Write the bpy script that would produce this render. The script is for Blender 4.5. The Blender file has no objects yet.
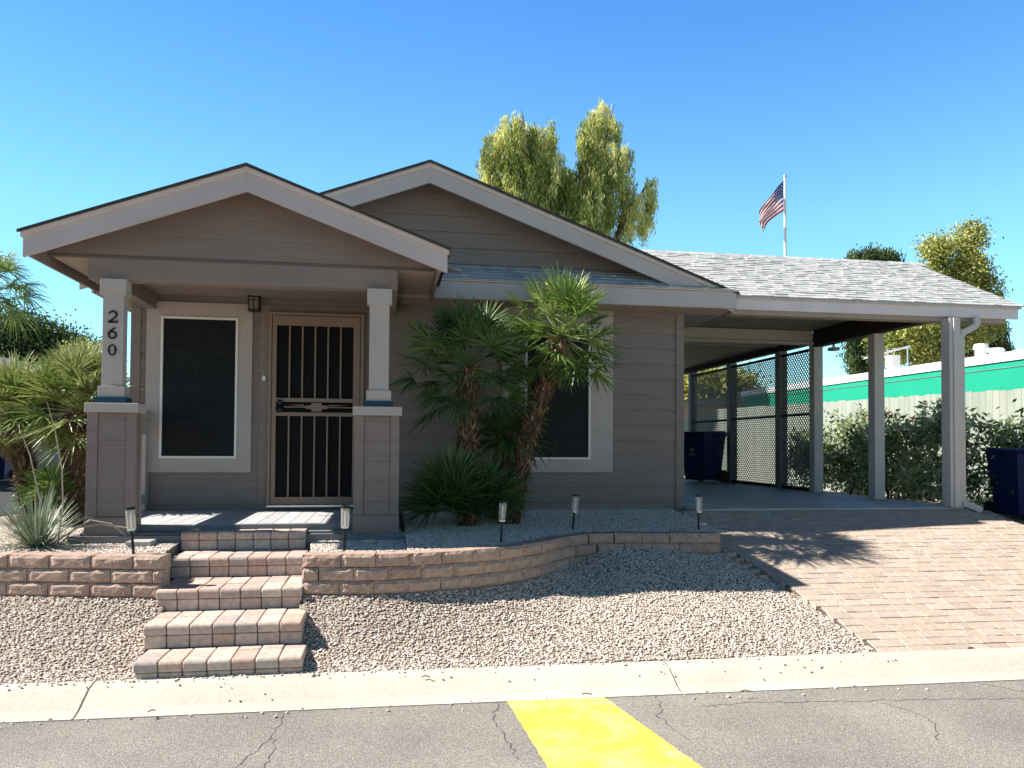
import bpy, math, random
import numpy as np
from mathutils import Vector, Matrix
random.seed(7); rng = np.random.default_rng(11)
C = bpy.context.scene.collection
R = random.random
def U(a, b): return a + (b - a) * random.random()

# ------------------------------------------------------------------ camera
CAMP = Vector((1.23, -8.6004, .6561)); YAW, PIT, ROL, FPX, SHY = -.1599, .0257, .006, 770.92, 40.82
cy_, sy_ = math.cos(YAW), math.sin(YAW)
F0 = Vector((-sy_, cy_, 0)); R0 = Vector((cy_, sy_, 0)); Z0 = Vector((0, 0, 1))
FW = F0 * math.cos(PIT) + Z0 * math.sin(PIT); U2 = Z0 * math.cos(PIT) - F0 * math.sin(PIT)
RT = R0 * math.cos(ROL) + U2 * math.sin(ROL); UP = U2 * math.cos(ROL) - R0 * math.sin(ROL)
cam = bpy.data.cameras.new('camera'); co = bpy.data.objects.new('camera', cam); C.objects.link(co)
co.matrix_world = Matrix(((RT.x, UP.x, -FW.x, CAMP.x), (RT.y, UP.y, -FW.y, CAMP.y), (RT.z, UP.z, -FW.z, CAMP.z), (0, 0, 0, 1)))
cam.sensor_width = 36; cam.lens = FPX * 36 / 1024; cam.shift_y = SHY / 1024; cam.clip_end = 2000; cam.clip_start = .05
bpy.context.scene.camera = co
def W(u, v, x=None, y=None, z=None):
    d = FW + RT * ((u - 512) / FPX) + UP * ((384 + SHY - v) / FPX)
    if y is not None: t = (y - CAMP.y) / d.y
    elif x is not None: t = (x - CAMP.x) / d.x
    else: t = (z - CAMP.z) / d.z
    return CAMP + d * t

# ------------------------------------------------------------------ materials
def nodes(name):
    m = bpy.data.materials.new(name); m.use_nodes = True
    nt = m.node_tree; return m, nt, nt.nodes, nt.links, nt.nodes['Principled BSDF']
def pm(name, col, rough=.65, col2=None, ns=6, na=.10, bump=.0, bs=80, stretch=(1, 1, 1), spec=.3, metal=0, ramp=None, trans=0, dist=.004, big=None):
    """col: base colour; ramp: list of colours picked by the per-face number 'rnd'; noise makes col -> col2"""
    m, nt, N, L, P = nodes(name)
    tc = N.new('ShaderNodeTexCoord'); mp = N.new('ShaderNodeMapping'); L.new(tc.outputs['Object'], mp.inputs[0]); mp.inputs['Scale'].default_value = stretch
    n1 = N.new('ShaderNodeTexNoise'); n1.inputs['Scale'].default_value = ns; n1.inputs['Detail'].default_value = 6; L.new(mp.outputs[0], n1.inputs['Vector'])
    if ramp:
        at = N.new('ShaderNodeAttribute'); at.attribute_name = 'rnd'
        cr = N.new('ShaderNodeValToRGB'); L.new(at.outputs['Fac'], cr.inputs[0])
        e = cr.color_ramp.elements
        for i, c in enumerate(ramp):
            p = i / max(1, len(ramp) - 1)
            el = e[i] if i < 2 else e.new(p)
            el.position = p; el.color = (*c, 1)
        base = cr.outputs[0]
    else:
        rg = N.new('ShaderNodeRGB'); rg.outputs[0].default_value = (*col, 1); base = rg.outputs[0]
    if col2:
        mx = N.new('ShaderNodeMix'); mx.data_type = 'RGBA'; mr0 = N.new('ShaderNodeMapRange'); mr0.inputs[1].default_value = .42; mr0.inputs[2].default_value = .68
        nb = N.new('ShaderNodeTexNoise'); nb.inputs['Scale'].default_value = big or ns * .3; nb.inputs['Detail'].default_value = 5; L.new(mp.outputs[0], nb.inputs['Vector'])
        L.new(nb.outputs['Fac'], mr0.inputs[0]); L.new(mr0.outputs[0], mx.inputs[0]); L.new(base, mx.inputs[6]); mx.inputs[7].default_value = (*col2, 1); base = mx.outputs[2]
    mr = N.new('ShaderNodeMapRange'); mr.inputs[1].default_value = .3; mr.inputs[2].default_value = .7; mr.inputs[3].default_value = 1 - na; mr.inputs[4].default_value = 1 + na
    L.new(n1.outputs['Fac'], mr.inputs[0])
    vm = N.new('ShaderNodeVectorMath'); vm.operation = 'SCALE'; L.new(base, vm.inputs[0]); L.new(mr.outputs[0], vm.inputs['Scale'])
    L.new(vm.outputs[0], P.inputs['Base Color'])
    P.inputs['Roughness'].default_value = rough; P.inputs['Metallic'].default_value = metal; P.inputs['Specular IOR Level'].default_value = spec
    if bump:
        n2 = N.new('ShaderNodeTexNoise'); n2.inputs['Scale'].default_value = bs; n2.inputs['Detail'].default_value = 8; L.new(mp.outputs[0], n2.inputs['Vector'])
        b = N.new('ShaderNodeBump'); b.inputs['Strength'].default_value = bump; b.inputs['Distance'].default_value = dist; L.new(n2.outputs['Fac'], b.inputs['Height']); L.new(b.outputs[0], P.inputs['Normal'])
    if trans:
        tr = N.new('ShaderNodeBsdfTranslucent'); L.new(vm.outputs[0], tr.inputs[0]); ms = N.new('ShaderNodeMixShader'); ms.inputs[0].default_value = trans
        L.new(P.outputs[0], ms.inputs[1]); L.new(tr.outputs[0], ms.inputs[2]); L.new(ms.outputs[0], N['Material Output'].inputs[0])
    return m
M = {}
M['siding'] = pm('siding_paint', (.215, .172, .153), .7, col2=(.24, .195, .175), ns=5, na=.05, bump=.12, bs=30, stretch=(1, 1, 7))
M['trim'] = pm('trim_paint', (.41, .355, .33), .65, col2=(.44, .385, .355), ns=4, na=.05, bump=.15, bs=60, stretch=(1, 1, 1))
M['fascia'] = pm('fascia_paint', (.46, .405, .40), .6, col2=(.49, .435, .425), ns=3, na=.04, bump=.12, bs=50)
M['drip'] = pm('drip_edge', (.60, .50, .47), .5, ns=6, na=.05)
M['soffit'] = pm('soffit_paint', (.33, .27, .22), .8, ns=4, na=.06, bump=.1)
M['fasciawhite'] = pm('carport_white', (.68, .60, .62), .55, ns=3, na=.05, bump=.1)
M['postwhite'] = pm('post_paint', (.52, .47, .45), .55, ns=5, na=.05, bump=.08)
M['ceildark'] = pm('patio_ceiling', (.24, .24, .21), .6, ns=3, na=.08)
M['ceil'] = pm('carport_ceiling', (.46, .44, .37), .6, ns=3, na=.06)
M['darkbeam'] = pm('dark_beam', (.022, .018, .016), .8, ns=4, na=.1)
M['framewhite'] = pm('window_white', (.74, .72, .68), .45, ns=6, na=.03)
M['screen'] = pm('solar_screen', (.009, .010, .011), .5, ns=4, na=.25, bump=.3, bs=500, dist=.001, spec=.16)
M['muntin'] = pm('muntin', (.014, .015, .016), .6, ns=6, na=.05)
M['door'] = pm('door_metal', (.25, .175, .13), .45, ns=6, na=.05)
M['black'] = pm('black_metal', (.012, .012, .013), .4, ns=6, na=.1)
M['doordark'] = pm('door_mesh', (.006, .006, .007), .6, ns=30, na=.3, spec=.12)
M['alu'] = pm('aluminium', (.6, .6, .6), .35, ns=10, na=.08, metal=.8)
M['deck'] = pm('deck_board', (.42, .42, .43), .6, ramp=[(.40, .40, .41), (.50, .50, .50)], ns=7, na=.1, bump=.2, bs=50, stretch=(6, 1, 1))
M['deckrim'] = pm('deck_rim', (.17, .165, .165), .7, ns=7, na=.1, bump=.2, bs=40)
M['blue'] = pm('blue_tape', (.010, .055, .095), .6, ns=6, na=.1)
M['shingle'] = pm('shingle', (.5, .5, .5), .9, ramp=[(.30, .30, .30), (.42, .42, .42), (.46, .46, .455), (.50, .50, .495)], ns=60, na=.25, bump=.8, bs=250, dist=.004, spec=.1)
M['shadededge'] = pm('shaded_shingle_edge', (.05, .048, .047), .9, ns=60, na=.3)  # near-black stands in for shade on the front shingle edges
M['paver'] = pm('paver', (.4, .3, .25), .85, ramp=[(.40, .315, .255), (.455, .365, .295), (.43, .34, .272), (.47, .385, .315), (.39, .32, .27)], ns=35, na=.14, bump=.5, bs=160, dist=.004, spec=.15)
M['stair'] = pm('stair_paver', (.4, .3, .25), .85, ramp=[(.48, .33, .265), (.54, .42, .35), (.46, .37, .32), (.58, .47, .39), (.40, .33, .30), (.50, .36, .30)], ns=30, na=.18, bump=.6, bs=140, dist=.005, spec=.15)
M['grout'] = pm('joint_sand', (.16, .13, .11), .95, ns=40, na=.3, bump=.4)
M['block'] = pm('wall_block', (.42, .29, .22), .9, ramp=[(.38, .265, .21), (.45, .325, .26), (.41, .29, .232)], ns=25, na=.2, bump=.9, bs=90, dist=.01, spec=.12)
M['kerb'] = pm('kerb_concrete', (.50, .455, .38), .85, col2=(.60, .545, .45), ns=45, na=.10, bump=.4, bs=150, dist=.003, spec=.15, big=1.2)
M['slab'] = pm('slab_concrete', (.42, .42, .38), .55, col2=(.30, .31, .29), ns=10, na=.1, bump=.15, bs=60, big=.9)
M['stone'] = pm('gravel_stone', (.5, .45, .4), .8, ramp=[(.24, .18, .15), (.44, .34, .28), (.55, .45, .38), (.64, .54, .46), (.74, .65, .56), (.50, .42, .38)], ns=60, na=.12, spec=.15)
M['ground'] = pm('ground_grit', (.30, .255, .21), .95, col2=(.35, .30, .25), ns=90, na=.35, bump=1, bs=120, dist=.01, spec=.1, big=.5)
M['drygrey'] = pm('side_drive', (.03, .032, .036), .9, ns=50, na=.2, bump=.5)  # colour darkened to stand in for shade over the drive
M['yellow'] = pm('yellow_paint', (.80, .58, .08), .6, col2=(.74, .60, .20), ns=90, na=.16, bump=.8, bs=130, dist=.005, big=7)
M['rock'] = pm('rock', (.42, .34, .27), .9, ns=8, na=.3, bump=.8, bs=30, dist=.02)
M['concrete'] = pm('pale_concrete', (.40, .38, .36), .85, ns=20, na=.12, bump=.4)
M['bin'] = pm('bin_plastic', (.006, .014, .095), .45, ns=12, na=.12, bump=.15, bs=200, spec=.4)
M['binmark'] = pm('bin_mark', (.25, .27, .3), .6)
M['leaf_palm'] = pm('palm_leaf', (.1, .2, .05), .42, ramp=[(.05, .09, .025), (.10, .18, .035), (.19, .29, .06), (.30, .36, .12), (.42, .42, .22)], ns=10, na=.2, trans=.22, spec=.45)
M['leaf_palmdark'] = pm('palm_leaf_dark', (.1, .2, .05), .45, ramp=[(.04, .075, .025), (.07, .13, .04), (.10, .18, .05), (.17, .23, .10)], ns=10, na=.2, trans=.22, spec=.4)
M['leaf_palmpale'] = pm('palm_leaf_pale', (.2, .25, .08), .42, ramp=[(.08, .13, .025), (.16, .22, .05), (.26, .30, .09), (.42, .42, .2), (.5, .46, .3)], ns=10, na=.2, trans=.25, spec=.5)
M['fibre'] = pm('palm_fibre', (.16, .1, .06), .95, ramp=[(.06, .035, .022), (.14, .085, .05), (.24, .15, .09), (.33, .24, .16)], ns=40, na=.3)
M['willow'] = pm('willow_leaf', (.1, .13, .04), .6, ramp=[(.15, .20, .045), (.36, .40, .10), (.60, .62, .20), (.80, .76, .36)], ns=3, na=.2, trans=.4)
M['olive'] = pm('olive_leaf', (.1, .13, .04), .6, ramp=[(.14, .18, .035), (.30, .34, .07), (.48, .48, .13), (.62, .57, .24)], ns=3, na=.2, trans=.3)
M['darkleaf'] = pm('dark_leaf', (.05, .08, .03), .6, ramp=[(.03, .055, .02), (.06, .10, .03), (.10, .15, .045), (.15, .19, .07)], ns=3, na=.2, trans=.25)
M['hedge'] = pm('hedge_leaf', (.07, .1, .05), .5, ramp=[(.08, .12, .05), (.20, .27, .11), (.38, .45, .24), (.60, .64, .46)], ns=6, na=.2, trans=.35, spec=.4)
M['flower'] = pm('red_flower', (.55, .06, .03), .6, ramp=[(.5, .05, .03), (.6, .14, .06)], ns=6, na=.1, trans=.3)
M['grassy'] = pm('yucca_leaf', (.2, .25, .17), .5, ramp=[(.13, .17, .10), (.20, .25, .16), (.30, .34, .24), (.44, .43, .33)], ns=8, na=.15, trans=.1)
M['stalk'] = pm('dry_stalk', (.42, .36, .27), .8, ns=20, na=.2)
M['bark'] = pm('bark', (.12, .09, .065), .95, ns=12, na=.3, bump=.8, bs=20, dist=.03)
M['fence'] = pm('fence_board', (.4, .41, .36), .8, ramp=[(.27, .30, .25), (.30, .33, .275), (.33, .35, .30)], ns=5, na=.1, stretch=(1, 1, .3))
M['teal'] = pm('turquoise_wall', (.008, .31, .185), .7, ns=2, na=.05)
M['tan'] = pm('tan_wall', (.38, .30, .22), .8, ns=2, na=.08)
M['roofgrey'] = pm('grey_roof', (.28, .26, .25), .8, ns=3, na=.1)
M['white'] = pm('white_paint', (.78, .77, .74), .6, ns=5, na=.05)
M['red'] = pm('flag_red', (.42, .03, .04), .8, trans=.4); M['fwhite'] = pm('flag_white', (.85, .83, .83), .8, trans=.4); M['navy'] = pm('flag_blue', (.035, .05, .16), .8, trans=.4)
# worn specks in the road paint
nt = M['yellow'].node_tree; N = nt.nodes; L = nt.links; P = N['Principled BSDF']; src = P.inputs['Base Color'].links[0].from_socket
tc = N.new('ShaderNodeTexCoord'); na_ = N.new('ShaderNodeTexNoise'); na_.inputs['Scale'].default_value = 55; na_.inputs['Detail'].default_value = 6; L.new(tc.outputs['Object'], na_.inputs[0])
nb_ = N.new('ShaderNodeTexNoise'); nb_.inputs['Scale'].default_value = 2.2; nb_.inputs['Detail'].default_value = 4; L.new(tc.outputs['Object'], nb_.inputs[0])
ad = N.new('ShaderNodeMath'); ad.operation = 'ADD'; L.new(na_.outputs['Fac'], ad.inputs[0]); L.new(nb_.outputs['Fac'], ad.inputs[1])
mr = N.new('ShaderNodeMapRange'); mr.inputs[1].default_value = 1.13; mr.inputs[2].default_value = 1.30; mr.inputs[3].default_value = 0; mr.inputs[4].default_value = .75; L.new(ad.outputs[0], mr.inputs[0])
mx = N.new('ShaderNodeMix'); mx.data_type = 'RGBA'; L.new(mr.outputs[0], mx.inputs[0]); L.new(src, mx.inputs[6]); mx.inputs[7].default_value = (.30, .26, .17, 1); L.new(mx.outputs[2], P.inputs['Base Color'])
# clear plastic / glass for the lamps
def glassmat(name, col, alpha):
    m, nt, N, L, P = nodes(name); P.inputs['Base Color'].default_value = (*col, 1); P.inputs['Roughness'].default_value = .15
    t = N.new('ShaderNodeBsdfTransparent'); ms = N.new('ShaderNodeMixShader'); ms.inputs[0].default_value = alpha
    L.new(t.outputs[0], ms.inputs[1]); L.new(P.outputs[0], ms.inputs[2]); L.new(ms.outputs[0], N['Material Output'].inputs[0]); return m
M['clear'] = glassmat('clear_plastic', (.8, .74, .62), .25)
M['darkpost'] = pm('shaded_post_paint', (.2, .195, .185), .6, ns=5, na=.1)  # darker copy of the post paint, shade put into its colour
M['lattice'] = pm('lattice_metal', (.20, .20, .19), .6, ns=5, na=.1)
M['frost'] = glassmat('lantern_glass', (.35, .32, .27), .55)
# asphalt: aggregate speckle
m, nt, N, L, P = nodes('asphalt'); M['asphalt'] = m
tc = N.new('ShaderNodeTexCoord'); vo = N.new('ShaderNodeTexVoronoi'); vo.inputs['Scale'].default_value = 130; L.new(tc.outputs['Object'], vo.inputs[0])
n1 = N.new('ShaderNodeTexNoise'); n1.inputs['Scale'].default_value = 1.1; n1.inputs['Detail'].default_value = 5; L.new(tc.outputs['Object'], n1.inputs[0])
n3 = N.new('ShaderNodeTexNoise'); n3.inputs['Scale'].default_value = 90; n3.inputs['Detail'].default_value = 4; L.new(tc.outputs['Object'], n3.inputs[0])
sp = N.new('ShaderNodeSeparateColor'); L.new(vo.outputs['Color'], sp.inputs[0])
cr = N.new('ShaderNodeValToRGB'); L.new(sp.outputs[0], cr.inputs[0]); e = cr.color_ramp.elements
e[0].color = (.195, .178, .157, 1); e[1].color = (.345, .318, .285, 1); e[1].position = 1; x = e.new(.5); x.color = (.25, .23, .205, 1)
mr = N.new('ShaderNodeMapRange'); mr.inputs[1].default_value = .3; mr.inputs[2].default_value = .7; mr.inputs[3].default_value = .80; mr.inputs[4].default_value = 1.15; L.new(n1.outputs[0], mr.inputs[0])
mr2 = N.new('ShaderNodeMapRange'); mr2.inputs[1].default_value = .3; mr2.inputs[2].default_value = .7; mr2.inputs[3].default_value = .7; mr2.inputs[4].default_value = 1.3; L.new(n3.outputs[0], mr2.inputs[0])
mu = N.new('ShaderNodeMath'); mu.operation = 'MULTIPLY'; L.new(mr.outputs[0], mu.inputs[0]); L.new(mr2.outputs[0], mu.inputs[1])
vm = N.new('ShaderNodeVectorMath'); vm.operation = 'SCALE'; L.new(cr.outputs[0], vm.inputs[0]); L.new(mu.outputs[0], vm.inputs['Scale']); L.new(vm.outputs[0], P.inputs['Base Color'])
b = N.new('ShaderNodeBump'); b.inputs['Strength'].default_value = .7; b.inputs['Distance'].default_value = .006; L.new(vo.outputs['Distance'], b.inputs['Height']); L.new(b.outputs[0], P.inputs['Normal'])
P.inputs['Roughness'].default_value = .9; P.inputs['Specular IOR Level'].default_value = .15
M['crack'] = pm('crack_fill', (.085, .08, .074), .95)

# ------------------------------------------------------------------ mesh helpers
class MB:
    def __init__(s): s.v = []; s.f = []; s.c = []; s.m = []
    def face(s, pts, c=None, mi=0):
        n = len(s.v); s.v += [tuple(p) for p in pts]; s.f.append(tuple(range(n, n + len(pts)))); s.c.append(R() if c is None else c); s.m.append(mi)
    def hexa(s, p, c=None, mi=0):   # 4 bottom (ccw) + 4 top
        n = len(s.v); s.v += [tuple(q) for q in p]; c = R() if c is None else c
        for f in ((3, 2, 1, 0), (4, 5, 6, 7), (0, 1, 5, 4), (1, 2, 6, 5), (2, 3, 7, 6), (3, 0, 4, 7)):
            s.f.append(tuple(n + i for i in f)); s.c.append(c); s.m.append(mi)
    def box(s, x0, x1, y0, y1, z0, z1, c=None, mi=0):
        s.hexa([(x0, y0, z0), (x1, y0, z0), (x1, y1, z0), (x0, y1, z0), (x0, y0, z1), (x1, y0, z1), (x1, y1, z1), (x0, y1, z1)], c, mi)
    def prism(s, poly, y0, y1, c=None, ax='y', mi=0):   # poly in (x,z) [ax y] or (y,z) [ax x], extruded
        f = (lambda a, b, t: (a, t, b)) if ax == 'y' else ((lambda a, b, t: (t, a, b)) if ax == 'x' else (lambda a, b, t: (a, b, t)))
        n = len(s.v); k = len(poly); c = R() if c is None else c
        s.v += [f(a, b, y0) for a, b in poly] + [f(a, b, y1) for a, b in poly]
        s.f.append(tuple(range(n, n + k))); s.f.append(tuple(range(n + 2 * k - 1, n + k - 1, -1)))
        for i in range(k): j = (i + 1) % k; s.f.append((n + j, n + i, n + k + i, n + k + j))
        s.c += [c] * (k + 2); s.m += [mi] * (k + 2)
    def tube(s, pts, rs, n=8, c=None, caps=True):
        c = R() if c is None else c; rings = []
        pts = [Vector(p) for p in pts]
        if not isinstance(rs, (list, tuple)): rs = [rs] * len(pts)
        for i, p in enumerate(pts):
            d = (pts[min(i + 1, len(pts) - 1)] - pts[max(i - 1, 0)]).normalized()
            a = d.orthogonal().normalized() if i == 0 else (a - d * a.dot(d)).normalized()
            b = d.cross(a); base = len(s.v)
            s.v += [tuple(p + (a * math.cos(2 * math.pi * k / n) + b * math.sin(2 * math.pi * k / n)) * rs[i]) for k in range(n)]; rings.append(base)
        for i in range(len(rings) - 1):
            for k in range(n):
                k2 = (k + 1) % n; s.f.append((rings[i] + k, rings[i] + k2, rings[i + 1] + k2, rings[i + 1] + k)); s.c.append(c); s.m.append(0)
        if caps:
            s.f.append(tuple(rings[0] + k for k in range(n - 1, -1, -1))); s.f.append(tuple(rings[-1] + k for k in range(n))); s.c += [c, c]; s.m += [0, 0]
    def build(s, name, mat, parent=None, bevel=0, smooth=False, recalc=True):
        me = bpy.data.meshes.new(name); me.from_pydata(s.v, [], s.f)
        for mm in (mat if isinstance(mat, (list, tuple)) else [mat]): me.materials.append(mm)
        a = me.attributes.new('rnd', 'FLOAT', 'FACE'); a.data.foreach_set('value', np.array(s.c, dtype=np.float32))
        if any(s.m): me.polygons.foreach_set('material_index', np.array(s.m, dtype=np.int32))
        if recalc:
            import bmesh
            bm = bmesh.new(); bm.from_mesh(me); bmesh.ops.recalc_face_normals(bm, faces=bm.faces); bm.to_mesh(me); bm.free()
        if smooth: me.polygons.foreach_set('use_smooth', [True] * len(me.polygons))
        o = bpy.data.objects.new(name, me); C.objects.link(o)
        if parent: attach(o, parent)
        if bevel:
            bv = o.modifiers.new('bevel', 'BEVEL'); bv.width = bevel; bv.segments = 2; bv.limit_method = 'ANGLE'
        return o
def attach(o, p):
    o.parent = p; o.matrix_parent_inverse = WM(p).inverted()
def WM(p): return Matrix.Translation(p.location) if p.type == 'EMPTY' else (WM(p.parent) @ p.matrix_parent_inverse if p.parent else Matrix.Identity(4))
def rawmesh(name, V, Fq, c, mat, parent=None):
    """fast path: V (n,3), Fq (m,k) same-size faces, c (m)"""
    me = bpy.data.meshes.new(name); V = np.asarray(V, np.float32); Fq = np.asarray(Fq, np.int32); m, k = Fq.shape
    me.vertices.add(len(V)); me.vertices.foreach_set('co', V.ravel()); me.loops.add(m * k); me.loops.foreach_set('vertex_index', Fq.ravel())
    me.polygons.add(m); me.polygons.foreach_set('loop_start', np.arange(m, dtype=np.int32) * k)
    me.update(calc_edges=True); me.materials.append(mat)
    a = me.attributes.new('rnd', 'FLOAT', 'FACE'); a.data.foreach_set('value', np.asarray(c, np.float32))
    o = bpy.data.objects.new(name, me); C.objects.link(o)
    if parent: attach(o, parent)
    return o
def thing(name, label, cat, loc, group=None):
    o = bpy.data.objects.new(name, None); C.objects.link(o); o.location = loc; o.empty_display_size = .2
    o['label'] = label; o['category'] = cat
    if group: o['group'] = group
    return o
def tag(o, label, cat, group=None):
    o['label'] = label; o['category'] = cat
    if group: o['group'] = group
    return o
def structure(o): o['kind'] = 'structure'; return o
def copy_thing(root, loc, label):
    r = root.copy(); C.objects.link(r); r.location = loc; r['label'] = label
    for ch in list(root.children):
        c = ch.copy(); C.objects.link(c); mi_ = ch.matrix_parent_inverse.copy(); c.parent = r; c.matrix_parent_inverse = mi_
        for g in list(ch.children): d = g.copy(); C.objects.link(d); mi_ = g.matrix_parent_inverse.copy(); d.parent = c; d.matrix_parent_inverse = mi_
    return r
def lerp(a, b, t): return a + (b - a) * t
def interp(x, pts):
    return float(np.interp(x, [p[0] for p in pts], [p[1] for p in pts]))

# ------------------------------------------------------------------ terrain
WALLR = [(.60, -2.61), (.72, -2.62), (1.03, -2.67), (1.35, -2.65), (1.64, -2.58), (1.9, -2.51), (2.14, -2.40), (2.34, -2.27), (2.52, -2.12), (2.70, -1.92), (2.89, -1.69), (3.05, -1.55), (3.25, -1.48), (3.7, -1.55), (4.16, -1.62), (4.40, -1.60)]
WALLL = [(-4.0, -1.85), (-1.58, -2.36), (-.40, -2.60)]
def kerbdy(x): return -.016 * (x - .5)
def smin(a, b, k=.12):
    h = max(0, min(1, .5 + .5 * (b - a) / k)); return b * (1 - h) + a * h - k * h * (1 - h)
def drive(y): return -.06 + (y + .35) * (.77 / 3.10) if y < -.35 else -.06
def low(x, y):
    cap = interp(x, [(-4, -.47), (1.5, -.47), (2.5, -.48), (2.9, -.44), (3.1, -.38), (3.3, -.33), (4.2, -.265), (4.6, -.25)])
    t_ = (y + 3.45 - kerbdy(x)) / (wallfront(x) + .02 + 3.45 - kerbdy(x)); a = lerp(-.83, cap, max(0, min(1.0, t_)) ** interp(x, [(1.6, 1.8), (2.8, .95)]))
    t = max(0, min(1, (x - 3.3) / 1.1)); t = t * t * (3 - 2 * t)
    return lerp(a, min(drive(y) - .01, -.1), t)
def wallfront(x): return interp(x, WALLL) if x < .1 else interp(x, WALLR)
def G(x, y):
    if y < -3.45 + kerbdy(x): return -1.05
    if -3.39 < y < -1.5:
        gl_, gr_ = interp(y, [(-3.43, -.33), (-1.6, -.49)]), interp(y, [(-3.43, .70), (-1.6, .55)])
        if y > -2.62: gl_ -= .03; gr_ += .03
        else: gl_ += .05; gr_ -= .05
        if gl_ < x < gr_: return -.95
    if x > 8.35: 
        t = min(1, (x - 8.35) / .4); return lerp(drive(y) - .03, min(drive(y) - .03, -.33), t)
    if x > 4.5: return (drive(y) - .03) if y < -.3 else -.12
    wf = wallfront(x)
    if y > wf + .10:
        t = max(0, min(1, (y - wf) / max(.3, -wf))); return lerp(-.205, -.085 if x > 1.4 else -.2, t)
    return low(x, y)
xs = sorted(set([-400, -150, -60, -30, -15, -10, -7] + [round(-5 + .07 * i, 3) for i in range(int(16 / .07))] + [round(-.8 + .03 * i, 3) for i in range(56)] + [12, 14, 17, 20, 30, 60, 150, 400]))
ys = sorted(set([-400, -150, -60, -30, -20, -12, -8, -6, -5, -4.2, -3.9] + [round(-3.6 + .06 * i, 3) for i in range(65)] + [.5, 1, 2, 4, 8, 12, 20, 30, 60, 150, 400]))
V = [(x, y, G(max(-4, min(10.9, x)), min(y, .2))) for y in ys for x in xs]; nx = len(xs)
Fq = [(j * nx + i, j * nx + i + 1, (j + 1) * nx + i + 1, (j + 1) * nx + i) for j in range(len(ys) - 1) for i in range(nx - 1)]
structure(rawmesh('ground', V, Fq, np.zeros(len(Fq)), M['ground']))

# road, kerb, paint
o = MB(); o.face([(-60, -3.76 + kerbdy(-60), -.944), (60, -3.76 + kerbdy(60), -.944), (60, -12, -.944), (-60, -12, -.944)]); structure(o.build('road', M['asphalt']))
k = MB(); prof = [(-3.42, -.95), (-3.42, -.828), (-3.47, -.826), (-3.55, -.842), (-3.63, -.880), (-3.70, -.918), (-3.765, -.938), (-3.80, -.938), (-3.80, -1.0)]
js = [-60, -20, -12, -8, -4.2, -.545, 3.125, 6.8, 10.5, 20, 60]
for a, b in zip(js[:-1], js[1:]):
    a += .006; b -= .006; n = max(1, int((b - a) / .5)); st = [lerp(a, b, i / n) for i in range(n + 1)]
    for i in range(n):
        for (y0, z0), (y1, z1) in zip(prof[:-1], prof[1:]):
            k.face([(st[i], y0 + kerbdy(st[i]), z0), (st[i + 1], y0 + kerbdy(st[i + 1]), z0), (st[i + 1], y1 + kerbdy(st[i + 1]), z1), (st[i], y1 + kerbdy(st[i]), z1)])
    for e_ in (a, b): k.face([(e_, y + kerbdy(e_), z) for y, z in prof])
structure(k.build('kerb', M['kerb'], recalc=False))
yl = MB(); a, b, c, d = [W(u, v, z=-.94) for u, v in ((505, 697.5), (600, 694), (703, 768), (548, 768))]
c = c + (c - b) * 1.2; d = d + (d - a) * 1.2
def jag(p, q, n=60): return [p.lerp(q, i / n) + Vector((U(-.003, .003), U(-.003, .003), 0)) for i in range(n)]
ring = jag(a, b, 20) + jag(b, c) + jag(c, d, 20) + jag(d, a)
yl.face([(p.x, p.y, -.939) for p in ring]); structure(yl.build('yellow_road_stripe', M['yellow']))
ck = MB()
def crack(px, w=.008, z=-.9425, jit=.018, world=False):
    pts = [Vector(p) for p in px] if world else [W(u, v, z=z) for u, v in px]; pl = []
    for p, q in zip(pts[:-1], pts[1:]):
        n = max(2, int((q - p).length / .04))
        for i in range(n): pl.append(p.lerp(q, i / n) + Vector((U(-jit, jit), U(-jit, jit), 0)))
    pl.append(pts[-1])
    for p, q in zip(pl[:-1], pl[1:]):
        d = (q - p).normalized(); s_ = Vector((-d.y, d.x, 0)) * w * U(.3, .8)
        ck.face([p - s_, q - s_, q + s_, p + s_])
for c_ in ([(281, 711), (284, 720), (272, 735), (274, 750), (262, 772)], [(272, 735), (245, 760), (225, 775)], [(498, 702), (494, 715), (503, 735), (520, 760)], [(655, 695), (664, 710), (658, 716), (690, 740)], [(700, 706), (760, 702), (860, 701), (940, 699), (1030, 698)],
           [(880, 702), (915, 712), (934, 724), (938, 740)], [(975, 682), (1030, 693)]):
    crack(c_, .0045)
structure(ck.build('road_cracks', M['crack'], recalc=False))
# small litter on the kerb
tw = MB()
for u, v in ((413, 683), (430, 681), (148, 705), (968, 652), (592, 688), (751, 685)):
    p = W(u, v, z=-.86); p.z = -.835 if p.y > -3.6 + kerbdy(p.x) else -.9; a = U(0, 3)
    q = p + Vector((math.cos(a), math.sin(a) * .3, .02)) * .07; tw.tube([p, (p + q) / 2 + Vector((0, .01, .005)), q], .004, 5)
o = tw.build('dry_twigs', M['bark']); o['kind'] = 'stuff'

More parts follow.
